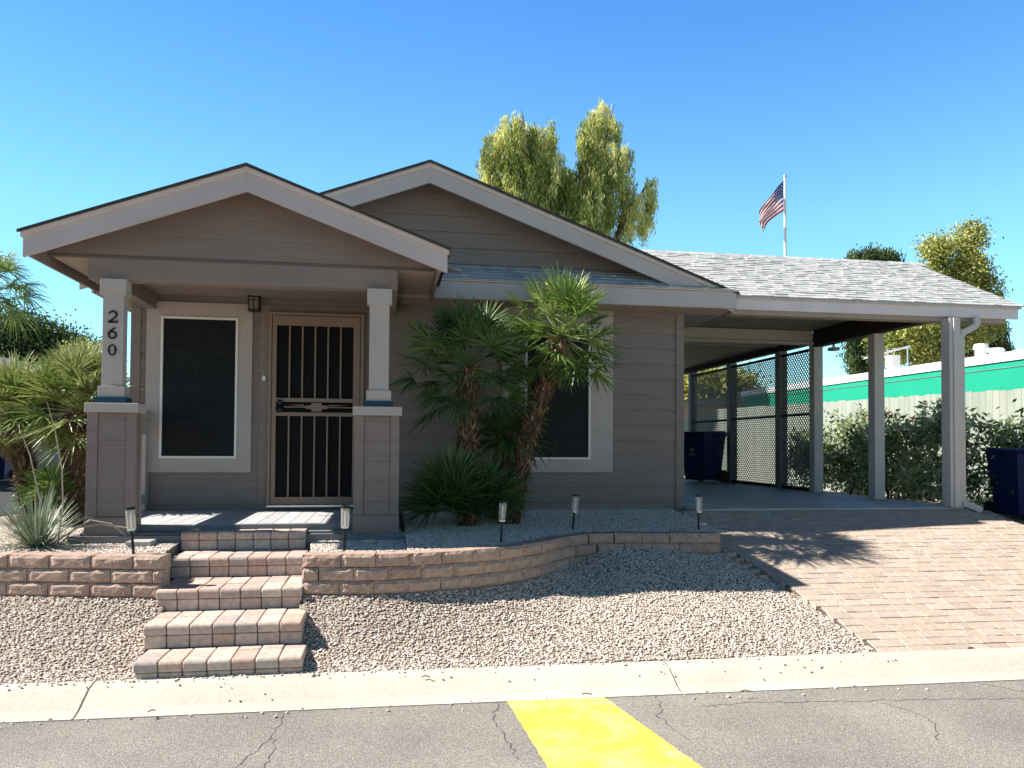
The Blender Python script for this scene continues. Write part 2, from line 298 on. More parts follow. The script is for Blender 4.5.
# driveway pavers (real pavers on the slope)
dv = MB()
def dz(y): return drive(y) + .012 * math.sin(y * 2.1)
yy = -3.435; XR = lambda y: interp(y, [(-3.5, 9.8), (-1.9, 9.0), (-1.1, 8.42), (-.35, 8.02)])
XL = lambda y: interp(y, [(-3.5, 4.80), (-2.0, 4.60), (-1.5, 4.50), (-.35, 4.55)])
row = 0
while yy < -.37:
    h = .104; x = 4.45 + U(-.2, 0)
    while x < XR(yy) + .05:
        w = random.choice((.104, .208, .208, .156)); x1 = x + w
        a0, a1 = max(x, XL(yy)), min(x1, XR(yy))
        if a1 - a0 > .03:
            g = .002; ya, yb = yy + kerbdy(x) * .6 + g, yy + h + kerbdy(x) * .6 - g; ddz = U(-.003, .003)
            dv.hexa([(a0 + g, ya, dz(ya) - .05), (a1 - g, ya, dz(ya) - .05), (a1 - g, yb, dz(yb) - .05), (a0 + g, yb, dz(yb) - .05), (a0 + g, ya, dz(ya) + ddz), (a1 - g, ya, dz(ya) + ddz), (a1 - g, yb, dz(yb) + ddz), (a0 + g, yb, dz(yb) + ddz)])
        x = x1
    yy += h
structure(dv.build('driveway', M['paver'], bevel=.004))
gr = MB(); NS = 30
for i in range(NS):
    y0, y1 = lerp(-3.44, -.36, i / NS), lerp(-3.44, -.36, (i + 1) / NS)
    gr.face([(XL(y0), y0, dz(y0) - .012), (XR(y0), y0, dz(y0) - .012), (XR(y1), y1, dz(y1) - .012), (XL(y1), y1, dz(y1) - .012)])
structure(gr.build('driveway_joint_sand', M['grout']))
sb = MB(); sb.box(4.66, 8.03, -.36, 8.2, -.25, -.055); structure(sb.build('carport_slab', M['slab'], bevel=.008))
# neighbour's grey drive on the left
nd = MB(); nd.face([(-30, -1.5, -.19), (-3.2, .6, -.19), (-2.9, 3, -.19), (-2.9, 30, -.19), (-30, 30, -.19)]); structure(nd.build('side_road', M['drygrey']))

# ------------------------------------------------------------------ gravel (individual pebbles, uncountable)
def icosa():
    t = (1 + 5 ** .5) / 2; v = np.array([(-1, t, 0), (1, t, 0), (-1, -t, 0), (1, -t, 0), (0, -1, t), (0, 1, t), (0, -1, -t), (0, 1, -t), (t, 0, -1), (t, 0, 1), (-t, 0, -1), (-t, 0, 1)], float) / math.sqrt(1 + t * t)
    f = np.array([(0, 11, 5), (0, 5, 1), (0, 1, 7), (0, 7, 10), (0, 10, 11), (1, 5, 9), (5, 11, 4), (11, 10, 2), (10, 7, 6), (7, 1, 8), (3, 9, 4), (3, 4, 2), (3, 2, 6), (3, 6, 8), (3, 8, 9), (4, 9, 5), (2, 4, 11), (6, 2, 10), (8, 6, 7), (9, 8, 1)])
    return v, f
IV, IF = icosa()
pts = []
Nn = 150000
X_ = rng.uniform(-3.3, 4.95, Nn); Y_ = rng.uniform(-3.50, .0, Nn)
for x, y in zip(X_, Y_):
    if R() < .0011:
        yg = -3.47 - abs(random.gauss(0, .11)) if R() < .6 else U(-3.92, -3.78); yg += kerbdy(x); zz_ = interp(yg - kerbdy(x), [(p_[0], p_[1]) for p_ in reversed(prof[2:8])]) if yg - kerbdy(x) > -3.79 else -.944; pts.append((x, yg, zz_, 1)); continue
    if y < -3.445 + kerbdy(x) + .01: 
        if R() > .12: continue
        if y < -3.50 + kerbdy(x): continue
    if x > XL(y) - .004 and y < -.3: continue
    if x > 4.62 and y > -.4: continue
    if -.5 < x < .64 and y > -3.42 and y < -1.4: 
        st_l = interp(y, [(-3.43, -.33), (-1.6, -.49)]); st_r = st_l + 1.02
        if st_l + .0 < x < st_r: continue
    if -1.45 < x < 1.40 and y > -1.63: continue
    if x < -1.45 and y > -.2: continue
    if x < -2.9 and y > .2: continue
    wf = wallfront(x)
    if wf - .005 < y < wf + .19 and x < 4.4: continue
    z = G(x, y) if y > -3.445 + kerbdy(x) else -.83
    pts.append((x, y, z, 1))
pts = np.array(pts); n = len(pts)
rad = rng.uniform(.0055, .0108, n) * np.where(rng.random(n) < .08, 1.5, 1)
A = rng.normal(size=(n, 3, 3)); Q = np.linalg.qr(A)[0]
S = rng.uniform(.65, 1.15, (n, 1, 3))
VV = (IV[None] * (1 + rng.uniform(-.18, .18, (n, 12, 1)))) * S * rad[:, None, None]
VV = np.einsum('nij,nkj->nki', Q, VV) * np.array([1.1, 1.1, .62]) + pts[:, None, :3] + np.array([0, 0, .006])
FF = (IF[None] + (np.arange(n) * 12)[:, None, None]).reshape(-1, 3)
cc = np.repeat(rng.beta(2.6, 2.0, n), 20)
o = rawmesh('gravel', VV.reshape(-1, 3), FF, cc, M['stone']); o['kind'] = 'stuff'; o['label'] = 'pale tan decorative gravel around the stairs and retaining walls'

# ------------------------------------------------------------------ retaining walls
def blockmesh(mb, p, q, z0, z1, depth, c):
    """rough-faced block between p and q (front edge), thickness going back"""
    p = Vector((*p, 0)); q = Vector((*q, 0)); d = (q - p); Lx = d.length; d.normalize(); nrm = Vector((-d.y, d.x, 0))
    nu, nv = 7, 4; ch = .020; grid = []
    for j in range(nv + 1):
        for i in range(nu + 1):
            s, t = i / nu, j / nv; du = min(s, 1 - s) * Lx; dt = min(t, 1 - t) * (z1 - z0)
            back = max(0, ch - min(du, dt)) * 1.0 + U(-.004, .004)
            P_ = p + d * (.003 + s * (Lx - .006)) + nrm * back; grid.append((P_.x, P_.y, lerp(z0 + .002, z1 - .001, t) + (U(-.003, .003) if 0 < j < nv else 0)))
    b = len(mb.v); mb.v += grid
    for j in range(nv):
        for i in range(nu):
            mb.f.append((b + j * (nu + 1) + i, b + j * (nu + 1) + i + 1, b + (j + 1) * (nu + 1) + i + 1, b + (j + 1) * (nu + 1) + i)); mb.c.append(c); mb.m.append(0)
    bk = []
    for s, z in ((0, z0), (1, z0), (1, z1), (0, z1)):
        P_ = p + d * (.008 + s * (Lx - .016)) + nrm * depth; bk.append((P_.x, P_.y, z))
    e = len(mb.v); mb.v += bk
    top = [b + nv * (nu + 1) + i for i in range(nu + 1)]
    mb.f.append(tuple(top) + (e + 2, e + 3)); mb.f.append(tuple(b + j * (nu + 1) for j in range(nv + 1)) + (e + 3, e)); mb.f.append(tuple(b + j * (nu + 1) + nu for j in range(nv, -1, -1)) + (e + 1, e + 2)); mb.f.append((e, e + 1, e + 2, e + 3))
    mb.c += [c] * 4; mb.m += [0] * 4
def pathpts(path, L0, off):
    P_ = [Vector(p) for p in path]; seg = [(b - a).length for a, b in zip(P_[:-1], P_[1:])]; tot = sum(seg)
    def at(s):
        s = max(0, min(tot, s))
        for a, b, l in zip(P_[:-1], P_[1:], seg):
            if s <= l: return a.lerp(b, s / l)
            s -= l
        return P_[-1]
    cuts = [0]; s = off
    while s < tot - .04:
        if s > .04: cuts.append(s)
        s += L0
    cuts.append(tot); return [at(c) for c in cuts]
def wall(name, path, L0, label, top=-.18, n=4, minz=None):
    t = thing(name, label, 'garden wall', (path[0][0], path[0][1], -.6)); mb = MB(); cap = MB()
    for k_ in range(n):
        z1 = top - k_ * .100; z0 = z1 - .100
        pp = pathpts(path, L0, L0 * (.5 if k_ % 2 else 1.0) + U(-.03, .03))
        dd = Vector((0, -.006 * k_))
        for a, b in zip(pp[:-1], pp[1:]):
            j = U(-.004, .004); blockmesh(cap if k_ == 0 else mb, (a.x, a.y + dd.y + j), (b.x, b.y + dd.y + j), z0, z1 + (U(-.004, .004) if k_ == 0 else 0), .17, R())
    mb.build('lower_courses', M['block'], t, smooth=False); cap.build('top_course', M['block'], t)
    return t
wall('retaining_wall', WALLL, .315, 'straight low tan block retaining wall left of the paver stairs', n=4)
wall('retaining_wall', WALLR, .262, 'curving low tan block retaining wall right of the stairs')
# edging stones where the wall meets the driveway
ed = MB()
for i in range(5):
    y1 = -1.60 - i * .115; x0 = 4.42 + i * .022; z = G(x0 + .2, y1) + .045 - i * .006
    blockmesh(ed, (x0, y1 - .11), (x0 + .10, y1 - .10), z - .12, z, .10, R())
tag(ed.build('edging_stones', M['block']), 'short row of edging stones between wall end and driveway', 'edging')

# ------------------------------------------------------------------ stairs
st = thing('paver_stairs', 'five step staircase of pink and tan pavers up to the porch', 'stairs', (.15, -2.6, -.85))
SY = [-1.70, -2.14, -2.665, -3.10, -3.43, None]; SX = [-.49, -.455, -.415, -.37, -.33]; SZ = [-.10, -.255, -.41, -.565, -.72]
for i in range(5):
    mb = MB(); x0 = SX[i]; w = 1.03 / 7; z = SZ[i]; yb = (-1.50 if i == 0 else SY[i - 1] - .005); yf = SY[i]; hl = (z - .072) - (SZ[i] - .158 if i < 4 else -.88)
    for j in range(7):
        a, b = x0 + j * w + .0025, x0 + (j + 1) * w - .0025; t0, t1 = U(-.004, .003), U(-.004, .003)
        yfj = yf + U(-.004, .004); L_ = .235
        # top paver: rounded nose profile (y,z), split lengthwise
        prf = [(yfj, z - .070), (yfj, z - .022), (yfj + .006, z - .009), (yfj + .020, z - .001 + t0), (min(yfj + L_, yb) - .002, z + t1), (min(yfj + L_, yb) - .002, z - .070)]
        mb.prism(prf, a, b, ax='x')
        yk = yfj + L_ + .003
        while yk < yb - .02:
            ye = min(yk + L_, yb); mb.box(a, b, yk, ye - .003, z - .07, z + U(-.004, .003)); yk = ye
        zb = z - .160 if i < 4 else -.90
        mb.box(a + .001, b - .001, yf + .010 + U(-.002, .002), yb - .002, zb, z - .0745)
    mb.build('step', M['stair'], st, bevel=.011)
    g = MB(); g.box(x0 + .01, x0 + 1.02, yf + .02, yb, SZ[i] - .35, z - .012); g.build('joint_fill', M['grout'], st)

# ------------------------------------------------------------------ HOUSE
H = thing('house', 'taupe single storey house with gabled front porch and block stairs', 'house', (1.6, 0, -.1))
def lap_x(mb, x0, x1, y, z0, z1, ph=.004, ex=.178, side=-1):
    k_ = math.floor((z0 - ph) / ex)
    while ph + k_ * ex < z1:
        a, b = max(z0, ph + k_ * ex), min(z1, ph + (k_ + 1) * ex); xs_ = [x0]; q = x0 + 9
        while q < x1 - .2: xs_.append(q); q += 3.66
        xs_.append(x1)
        for p0_, p1_ in zip(xs_[:-1], xs_[1:]):
            p1_ -= .0025 if p1_ < x1 else 0; l_ = .019 + U(-.002, .002)
            mb.hexa([(p0_, y + side * l_, a), (p1_, y + side * l_, a), (p1_, y - side * .01, a), (p0_, y - side * .01, a), (p0_, y + side * .002, b), (p1_, y + side * .002, b), (p1_, y - side * .01, b), (p0_, y - side * .01, b)])
        k_ += 1
def lap_y(mb, y0, y1, x, z0, z1, side, ph=.004, ex=.178):
    k_ = math.floor((z0 - ph) / ex)
    while ph + k_ * ex < z1:
        a, b = max(z0, ph + k_ * ex), min(z1, ph + (k_ + 1) * ex)
        mb.hexa([(x + side * .013, y0, a), (x + side * .013, y1, a), (x - side * .01, y1, a), (x - side * .01, y0, a), (x + side * .002, y0, b), (x + side * .002, y1, b), (x - side * .01, y1, b), (x - side * .01, y0, b)]); k_ += 1
def gable_lap(mb, xc, zap, zb, slope, y, ph=.004, ex=.178):
    """siding courses cut to a triangle with apex (xc,zap)"""
    k_ = math.floor((zb - ph) / ex)
    while ph + k_ * ex < zap:
        a, b = max(zb, ph + k_ * ex), min(zap, ph + (k_ + 1) * ex); wa, wb = (zap - a) / slope, (zap - b) / slope
        mb.hexa([(xc - wa, y - .019, a), (xc + wa, y - .019, a), (xc + wa, y + .01, a), (xc - wa, y + .01, a), (xc - wb, y - .002, b), (xc + wb, y - .002, b), (xc + wb, y + .01, b), (xc - wb, y + .01, b)]); k_ += 1
BK = 12.0
w = MB(); w.box(-1.40, 4.60, .012, BK - .02, -.3, 2.3); w.build('wall_core', M['siding'], H)
w = MB(); lap_x(w, -1.337, 4.553, 0, -.22, 2.30); w.build('front_wall', M['siding'], H)
w = MB(); lap_y(w, .03, BK, -1.415, -.22, 2.30, -1); w.build('side_wall', M['siding'], H)
w = MB(); lap_y(w, .03, BK, 4.615, -.22, 2.30, 1); w.build('side_wall', M['siding'], H)
w = MB(); lap_x(w, -1.40, 4.60, BK, -.22, 2.30, side=1); w.build('back_wall', M['siding'], H)
w = MB(); w.box(4.553, 4.650, -.028, .08, -.24, 2.21); w.build('corner_board', M['siding'], H, bevel=.003)
w = MB(); w.box(-1.435, -1.337, -.028, .08, -.24, 2.21); w.build('corner_board', M['siding'], H, bevel=.003)
w = MB(); gable_lap(w, 1.65, 3.62, 2.30, .37, 0.0, ph=3.215 - .178 * 6); w.build('gable_wall', M['siding'], H)

def shingles(mb, x0, x1, ya, za, yb, zb, run='x', ex=.135, flip=False):
    """architectural shingles on a rectangular slope. run='x': courses run along x and climb (ya,za)->(yb,zb); run='y': courses run along y (x0,x1 are y limits; ya,yb are x)"""
    d = Vector((yb - ya, zb - za)); Ls = d.length; d.normalize(); nr = Vector((-d.y, d.x)); 
    if nr.y < 0: nr = -nr
    n = int(Ls / ex) + 1
    for i in range(n):
        s0, s1 = i * ex, min(Ls, (i + 1) * ex + .03)
        if s0 >= Ls: break
        x = x0 - U(0, .2)
        while x < x1:
            wd = U(.06, .17); a, b = max(x, x0), min(x + wd, x1); x += wd
            if b - a < .01: continue
            lay = random.choice((0, 0, .006)); th = .008 + lay; so = s0 - (0 if lay else U(0, .004)); c = min(1, max(0, U(.1, 1) if lay else U(0, .85)))
            pts = []
            for hh in (0, 1):
                for (ss, tt) in ((so, .004), (s1, .0)):
                    hgt = tt + (th if hh else 0) - (.003 if not hh else 0)
                    if ss == s1 and hh: hgt = .006
                    q = Vector((ya, za)) + d * ss + nr * hgt; pts.append(q)
            (p0, p1, p2, p3) = pts   # low-bottom, high-bottom, low-top, high-top
            if run == 'x': mb.hexa([(a, p0.x, p0.y), (b, p0.x, p0.y), (b, p1.x, p1.y), (a, p1.x, p1.y), (a, p2.x, p2.y), (b, p2.x, p2.y), (b, p3.x, p3.y), (a, p3.x, p3.y)], c)
            else: mb.hexa([(p0.x, a, p0.y), (p0.x, b, p0.y), (p1.x, b, p1.y), (p1.x, a, p1.y), (p2.x, a, p2.y), (p2.x, b, p2.y), (p3.x, b, p3.y), (p3.x, a, p3.y)], c)
SL = .37
# main roof: ridge along y at x=1.65
RZ = 3.668
roof = MB()
for sx, xe in ((1, 5.135), (-1, -1.835)):
    ze = RZ - SL * abs(xe - 1.65)
    roof.hexa([(1.65, -.40, RZ - .04), (xe, -.40, ze - .04), (xe, BK + .4, ze - .04), (1.65, BK + .4, RZ - .04), (1.65, -.40, RZ - .003), (xe, -.40, ze - .003), (xe, BK + .4, ze - .003), (1.65, BK + .4, RZ - .003)], .1, 1)
    shingles(roof, -.425, BK + .4, xe, ze, 1.65, RZ, run='y')
roof.build('roof', [M['shingle'], M['shadededge']], H)
def rake(mb, xc, z, slope, xe0, xe1, h, y0, y1, dz=0):
    for xe in (xe0, xe1):
        ze = z - slope * abs(xe - xc); P_ = [(xc, z), (xe, ze), (xe, ze - h), (xc, z - h)]
        mb.prism(P_, y0, y1)
f = MB(); rake(f, 1.65, 3.655, SL, -1.81, 5.10, .200, -.385, -.355); f.build('rake_board', M['fascia'], H)
f = MB(); rake(f, 1.65, 3.660, SL, -1.82, 5.11, .040, -.402, -.386); f.build('drip_edge', M['drip'], H)
for b_ in ((1.30, 5.12, -.42, -.388, 2.212, 2.398), (5.095, 5.127, -.386, BK + .4, 2.215, 2.372), (-1.835, -1.81, 0, BK + .4, 2.215, 2.372)):
    f = MB(); f.box(*b_); f.build('eave_board', M['fascia'], H, bevel=.003)
f = MB(); f.box(1.30, 5.14, -.437, -.40, 2.400, 2.414); f.build('drip_edge', M['drip'], H)
for b_ in ((1.2, 5.092, -.386, .01, 2.208, 2.220), (4.652, 5.092, .012, BK + .3, 2.208, 2.220), (-1.808, -1.436, .012, BK + .3, 2.208, 2.220)):
    f = MB(); f.box(*b_); f.build('soffit', M['soffit'] if b_[0] != 4.652 else M['darkpost'], H)  # right side soffit gets darker paint to carry the eave shadow
f = MB(); f.hexa([(1.25, -.42, 2.40), (4.96, -.42, 2.40), (4.35, 0, 2.64), (1.25, 0, 2.64), (1.25, -.43, 2.412), (4.96, -.43, 2.412), (4.35, 0, 2.668), (1.25, 0, 2.668)], .2, 1)
for i in range(5):
    t = i / 5; xe = 5.06 - .75 * t - .02
    shingles(f, 1.25, xe, lerp(-.445, 0, t), lerp(2.414, 2.672, t), lerp(-.445, 0, t + .2), lerp(2.414, 2.672, t + .2), ex=.2)
f.build('eyebrow_roof', [M['shingle'], M['shadededge']], H)

# porch roof: ridge along y at x=.035
px0, px1, pxc, PZ = -1.70, 1.735, .03, 2.998
proof = MB()
for xe in (px0 - .018, px1 + .018):
    ze = PZ - SL * abs(xe - pxc)
    proof.hexa([(pxc, -1.85, PZ - .035), (xe, -1.85, ze - .035), (xe, .1, ze - .035), (pxc, .1, PZ - .035), (pxc, -1.85, PZ - .003), (xe, -1.85, ze - .003), (xe, .1, ze - .003), (pxc, .1, PZ - .003)], .1, 1)
    shingles(proof, -1.885, .1, xe, ze, pxc, PZ, run='y')
for i in range(14):   # ridge caps
    y = -1.89 + i * .14
    for s_ in (-1, 1):
        proof.hexa([(pxc, y, PZ + .006), (pxc + s_ * .14, y, PZ + .006 - SL * .14), (pxc + s_ * .14, y + .16, PZ + .004 - SL * .14), (pxc, y + .16, PZ + .004), (pxc, y, PZ + .022), (pxc + s_ * .14, y, PZ + .02 - SL * .14), (pxc + s_ * .14, y + .16, PZ + .012 - SL * .14), (pxc, y + .16, PZ + .014)])
proof.build('porch_roof', [M['shingle'], M['shadededge']], H)
f = MB(); rake(f, pxc, 2.985, .368, px0, px1, .195, -1.85, -1.815); f.build('rake_board', M['fascia'], H, bevel=.002)
f = MB(); rake(f, pxc, 2.993, .368, px0 - .012, px1 + .012, .042, -1.868, -1.851); f.build('drip_edge', M['drip'], H)
for b_ in ((px0 + .02, px0 + .048, -1.813, .0, 2.168, 2.335), (px1 - .085, px1 - .057, -1.813, -.39, 2.168, 2.335)):
    f = MB(); f.box(*b_); f.build('eave_board', M['siding'], H)
f = MB()   # flat soffit strips, sloped soffit under the rake overhang
f.box(px0 + .09, -1.322, -1.495, -.01, 2.236, 2.244); f.box(1.307, px1 - .09, -1.495, -.01, 2.236, 2.244)
for xe in (px0 + .05, px1 - .09):
    ze = 2.945 - .368 * abs(xe - pxc); f.hexa([(pxc, -1.813, 2.92), (xe, -1.813, ze - .025), (xe, -1.52, ze - .025), (pxc, -1.52, 2.92), (pxc, -1.813, 2.935), (xe, -1.813, ze - .01), (xe, -1.52, ze - .01), (pxc, -1.52, 2.935)])
f.build('porch_soffit', M['soffit'], H)
f = MB(); rake(f, pxc, 3.016, SL, px0 - .03, px1 + .03, .022, -1.893, -1.875); f.build('shaded_shingle_edge', M['shadededge'], H)  # dark strip added as painted shade along the porch roof's front edge
f = MB(); rake(f, 1.65, 3.686, SL, -1.845, 5.15, .022, -.434, -.418); f.build('shaded_shingle_edge', M['shadededge'], H)  # likewise painted shade along the main roof's front edge
w = MB(); gable_lap(w, pxc, 2.93, 2.245, .368, -1.50, ph=2.245 + .03); w.build('porch_gable', M['siding'], H)
w = MB(); w.box(-1.321, 1.306, -1.53, -1.37, 2.058, 2.243); w.build('porch_beam', M['siding'], H, bevel=.003)
for xa, xb in ((-1.321, -1.18), (1.165, 1.306)):
    w = MB(); w.box(xa, xb, -1.368, -.032, 2.060, 2.243); w.build('porch_beam', M['siding'], H, bevel=.003)
w = MB(); w.box(-1.178, 1.163, -1.368, -.016, 2.215, 2.235); w.build('porch_ceiling', M['siding'], H)

# deck
w = MB(); x = -1.30
while x < 1.34:
    w.box(x + .003, min(x + .139, 1.34) - .003, -1.47, -.016, -.085, -.058 + U(-.001, .001)); x += .139
w.build('porch_deck', M['deck'], H, bevel=.002)
w = MB(); w.box(-1.30, 1.34, -1.50, -1.474, -.12, -.062); w.box(-1.40, 1.395, -1.645, -1.48, -.30, -.135); w.box(-1.32, 1.36, -1.60, -1.45, -.135, -.115); w.box(-1.36, 1.36, -1.44, -.02, -.3, -.11)
w.build('porch_skirt', M['deckrim'], H, bevel=.004)

def column(xa, xb, sa, sb, number=False):
    """pier xa..xb, shaft sa..sb"""
    yc0, yc1 = -1.555, -1.45; sa = 1.23 + (sa - 1.23) * .988; sb = 1.23 + (sb - 1.23) * .988
    s = MB(); s.box(sa, sb, yc0, yc1, 1.13, 1.92); s.box(sa - .022, sb + .022, yc0 - .02, yc1 + .02, 1.916, 2.057); s.box(sa - .022, sb + .022, yc0 - .02, yc1 + .02, 1.042, 1.136)
    col = s.build('porch_column', M['trim'], H, bevel=.003)
    p = MB(); y0, y1 = -1.60, -1.44
    p.box(xa + .012, xb - .012, y0 + .018, y1 - .018, -.10, .908)
    for (a, b) in ((xa, xa + .085), (xb - .078, xb)):
        p.box(a, b, y0, y0 + .06, .022, .908); p.box(a, b, y1 - .06, y1, .022, .908)
        
    p.box(xa - .004, xb + .004, y0 - .012, y1 + .01, -.136, .020)
    k_ = 0
    for k_ in range(-4, 4):
        a, b = max(.022, .676 - .178 * (k_ + 1)), min(.905, .676 - .178 * k_)
        if b > a: p.hexa([(xa + .087, y0 + .008, a), (xb - .080, y0 + .008, a), (xb - .080, y0 + .03, a), (xa + .087, y0 + .03, a), (xa + .087, y0 + .014, b - .002), (xb - .080, y0 + .014, b - .002), (xb - .080, y0 + .03, b - .002), (xa + .087, y0 + .03, b - .002)])
    p.build('pier', M['siding'], col, bevel=.002)
    c = MB(); c.box(xa - .014, xb + .022, -1.63, -1.41, .909, .989); c.build('pier_cap', M['trim'], col, bevel=.004)
    c = MB(); c.box(sa - .036, sb + .040, -1.59, -1.43, .990, 1.041); c.build('flashing', M['blue'], col)
    return col
cl = column(-1.280, -.887, -1.217, -1.046); crr = column(.936, 1.334, 1.057, 1.235)
cl['label'] = 'left porch column carrying the house number 260'
def text(body, x, y, z, size, mat, parent, name, ext=.004):
    cu = bpy.data.curves.new(name, 'FONT'); cu.body = body; cu.size = size; cu.align_x = 'CENTER'; cu.align_y = 'CENTER'; cu.extrude = ext; cu.offset = .0012
    t = bpy.data.objects.new(name, cu); C.objects.link(t); bpy.context.view_layer.update()
    me = bpy.data.meshes.new_from_object(t); bpy.data.objects.remove(t)
    me.materials.clear(); me.materials.append(mat)
    for v_ in me.vertices: v_.co = Vector((v_.co.x + x, y - v_.co.z, v_.co.y + z))
    o = bpy.data.objects.new(name, me); C.objects.link(o); attach(o, parent); return o
# serif-like digits built as swept strokes
def stroke(mb, pts, wd, y, close=False):
    pts = [Vector(p) for p in pts]; n = len(pts); L_ = []; R_ = []
    for i, p in enumerate(pts):
        a = pts[(i - 1) % n] if close or i > 0 else p; b = pts[(i + 1) % n] if close or i < n - 1 else p
        d = (b - a).normalized(); w_ = wd[i] if isinstance(wd, list) else wd; nn = Vector((-d.y, d.x)) * w_ / 2; L_.append(p + nn); R_.append(p - nn)
    rr = range(n if close else n - 1)
    for i in rr:
        j = (i + 1) % n
        mb.hexa([(R_[i].x, y, R_[i].y), (R_[j].x, y, R_[j].y), (R_[j].x, y + .007, R_[j].y), (R_[i].x, y + .006, R_[i].y), (L_[i].x, y, L_[i].y), (L_[j].x, y, L_[j].y), (L_[j].x, y + .006, L_[j].y), (L_[i].x, y + .006, L_[i].y)])
dx_ = -1.104; yd = -1.563; hw = .037
def arc(cx, cz, rx, rz, a0, a1, n=14): return [(cx + rx * math.cos(math.radians(lerp(a0, a1, i / n))), cz + rz * math.sin(math.radians(lerp(a0, a1, i / n)))) for i in range(n + 1)]
d2 = MB(); z0 = 1.680
pts2 = arc(dx_, z0 + .070, .031, .027, 170, -25) + [(dx_ + .010, z0 + .038), (dx_ - .012, z0 + .020), (dx_ - .033, z0 + .006)]
stroke(d2, pts2, [.016, .013, .011] + [.014] * 3 + [.018] * 7 + [.015] * 5, yd)
stroke(d2, [(dx_ - .036, z0 + .006), (dx_, z0 + .007), (dx_ + .036, z0 + .006), (dx_ + .037, z0 + .026)], [.016, .019, .017, .006], yd)
d2.build('house_number', M['black'], cl)
d6 = MB(); z0 = 1.545
stroke(d6, arc(dx_, z0 + .030, .029, .029, 0, 360, 22)[:-1], .0155, yd, close=True)
stroke(d6, [(dx_ + .028, z0 + .092), (dx_ + .006, z0 + .084), (dx_ - .014, z0 + .066), (dx_ - .027, z0 + .046), (dx_ - .031, z0 + .028)], [.007, .012, .016, .018, .016], yd - .001)
d6.build('house_number', M['black'], cl)
d0 = MB(); z0 = 1.400
stroke(d0, arc(dx_, z0 + .045, .027, .044, 0, 360, 26)[:-1], [.0185 - .008 * abs(math.sin(2 * math.pi * i / 26)) for i in range(26)], yd, close=True)
d0.build('house_number', M['black'], cl)

# side rail of the porch
w = MB(); w.box(-1.30, -1.19, -1.405, -.03, .905, .980); w.box(-1.275, -1.225, -1.405, -.03, .74, .9045); w.build('side_rail', M['trim'], H, bevel=.003)
w = MB(); w.box(-1.275, -1.225, -1.405, -.14, .03, .11); w.build('side_rail', M['trim'], H, bevel=.003)
w = MB(); w.box(-1.295, -1.235, -.13, -.03, -.055, .90); w.build('rail_post', M['trim'], H, bevel=.003)

def window(xa, xb, z0, z1, tx0, tx1, tz0, tz1, label=None):
    t = MB(); y0, y1 = -.040, -.006
    t.box(tx0, xa, y0, y1, tz0, tz1); t.box(xb, tx1, y0, y1, tz0, tz1); t.box(xa, xb, y0 + .0, y1, z1, tz1); t.box(xa, xb, y0, y1, tz0, z0)
    wt = t.build('window', M['trim'], H, bevel=.0015)
    if label: wt['label'] = label
    f = MB(); g = .024
    f.box(xa, xa + g, -.052, -.02, z0, z1); f.box(xb - g, xb, -.052, -.02, z0, z1); f.box(xa + g, xb - g, -.052, -.02, z0, z0 + g); f.box(xa + g, xb - g, -.052, -.02, z1 - g, z1); f.build('frame', M['framewhite'], wt, bevel=.002)
    s = MB(); s.box(xa + g, xb - g, -.032, -.02, z0 + g, z1 - g); s.build('solar_screen', M['screen'], wt)
    mu = MB(); zz = (z0 + z1) / 2
    xm = (xa + xb) / 2 - .03
    mu.box(xm - .004, xm + .004, -.0345, -.0325, z0 + g, z1 - g)
    for q in (.25, .5, .75): mu.box(xa + g, xb - g, -.0342, -.0325, lerp(z0, z1, q) - .004, lerp(z0, z1, q) + .004)
    mu.build('grille', M['muntin'], wt)
window(-1.131, -.354, .492, 1.988, -1.276, -.209, .344, 2.142, 'window beside the front door under the porch')
window(2.76, 3.519, .492, 1.988, 2.50, 3.786, .344, 2.205, 'window behind the fan palms')

# door
w = MB(); w.box(-.13, -.036, -.030, -.006, -.055, 2.142); w.box(.969, 1.06, -.030, -.006, -.055, 2.142); w.box(-.036, .969, -.030, -.006, 2.066, 2.142); w.build('door_casing', M['siding'], H, bevel=.002)
w = MB(); y0, y1 = -.085, -.035
w.box(-.036, -.002, y0, -.006, -.0, 2.064); w.box(.932, .969, y0, -.006, 0, 2.064); w.box(-.002, .932, y0, -.006, 2.034, 2.064)
df = w.build('security_door', M['door'], H, bevel=.003)
w = MB(); y0, y1 = -.078, -.045
w.box(.004, .049, y0, y1, .004, 2.028); w.box(.854, .925, y0, y1, .004, 2.028); w.box(.049, .854, y0, y1, 1.923, 2.028); w.box(.049, .854, y0, y1, .004, .082)
w.box(.049, .854, y0, y1, 1.100, 1.142); w.box(.049, .854, y0, y1, .950, .990); w.box(.13, .854, y0 + .004, y1, 1.040, 1.052)
for i in range(1, 6):
    x = lerp(.049, .854, i / 6.); w.box(x - .0085, x + .0085, y0 + .004, y1, 1.142, 1.923); w.box(x - .0085, x + .0085, y0 + .004, y1, .082, .950)
w.prism([(.33, 1.046), (.37, 1.066), (.41, 1.066), (.42, 1.092), (.52, 1.092), (.53, 1.066), (.57, 1.066), (.61, 1.046), (.57, 1.026), (.53, 1.026), (.52, 1.000), (.42, 1.000), (.41, 1.026), (.37, 1.026)], y0 + .002, y1 + .002)
w.prism([(.16, 1.070), (.34, 1.058), (.34, 1.074)], y0 + .003, y1); w.prism([(.60, 1.058), (.80, 1.070), (.60, 1.074)], y0 + .003, y1)
w.build('leaf', M['door'], df, bevel=.002)
w = MB(); w.box(.04, .86, -.040, -.030, .0, 2.03); w.build('mesh_panel', M['doordark'], df)
w = MB()
for z in (1.093, 1.012): w.tube([(.088, -.078, z), (.088, -.098, z), (.088, -.102, z)], [.031, .028, .015], 16)
w.build('handle', M['black'], df)
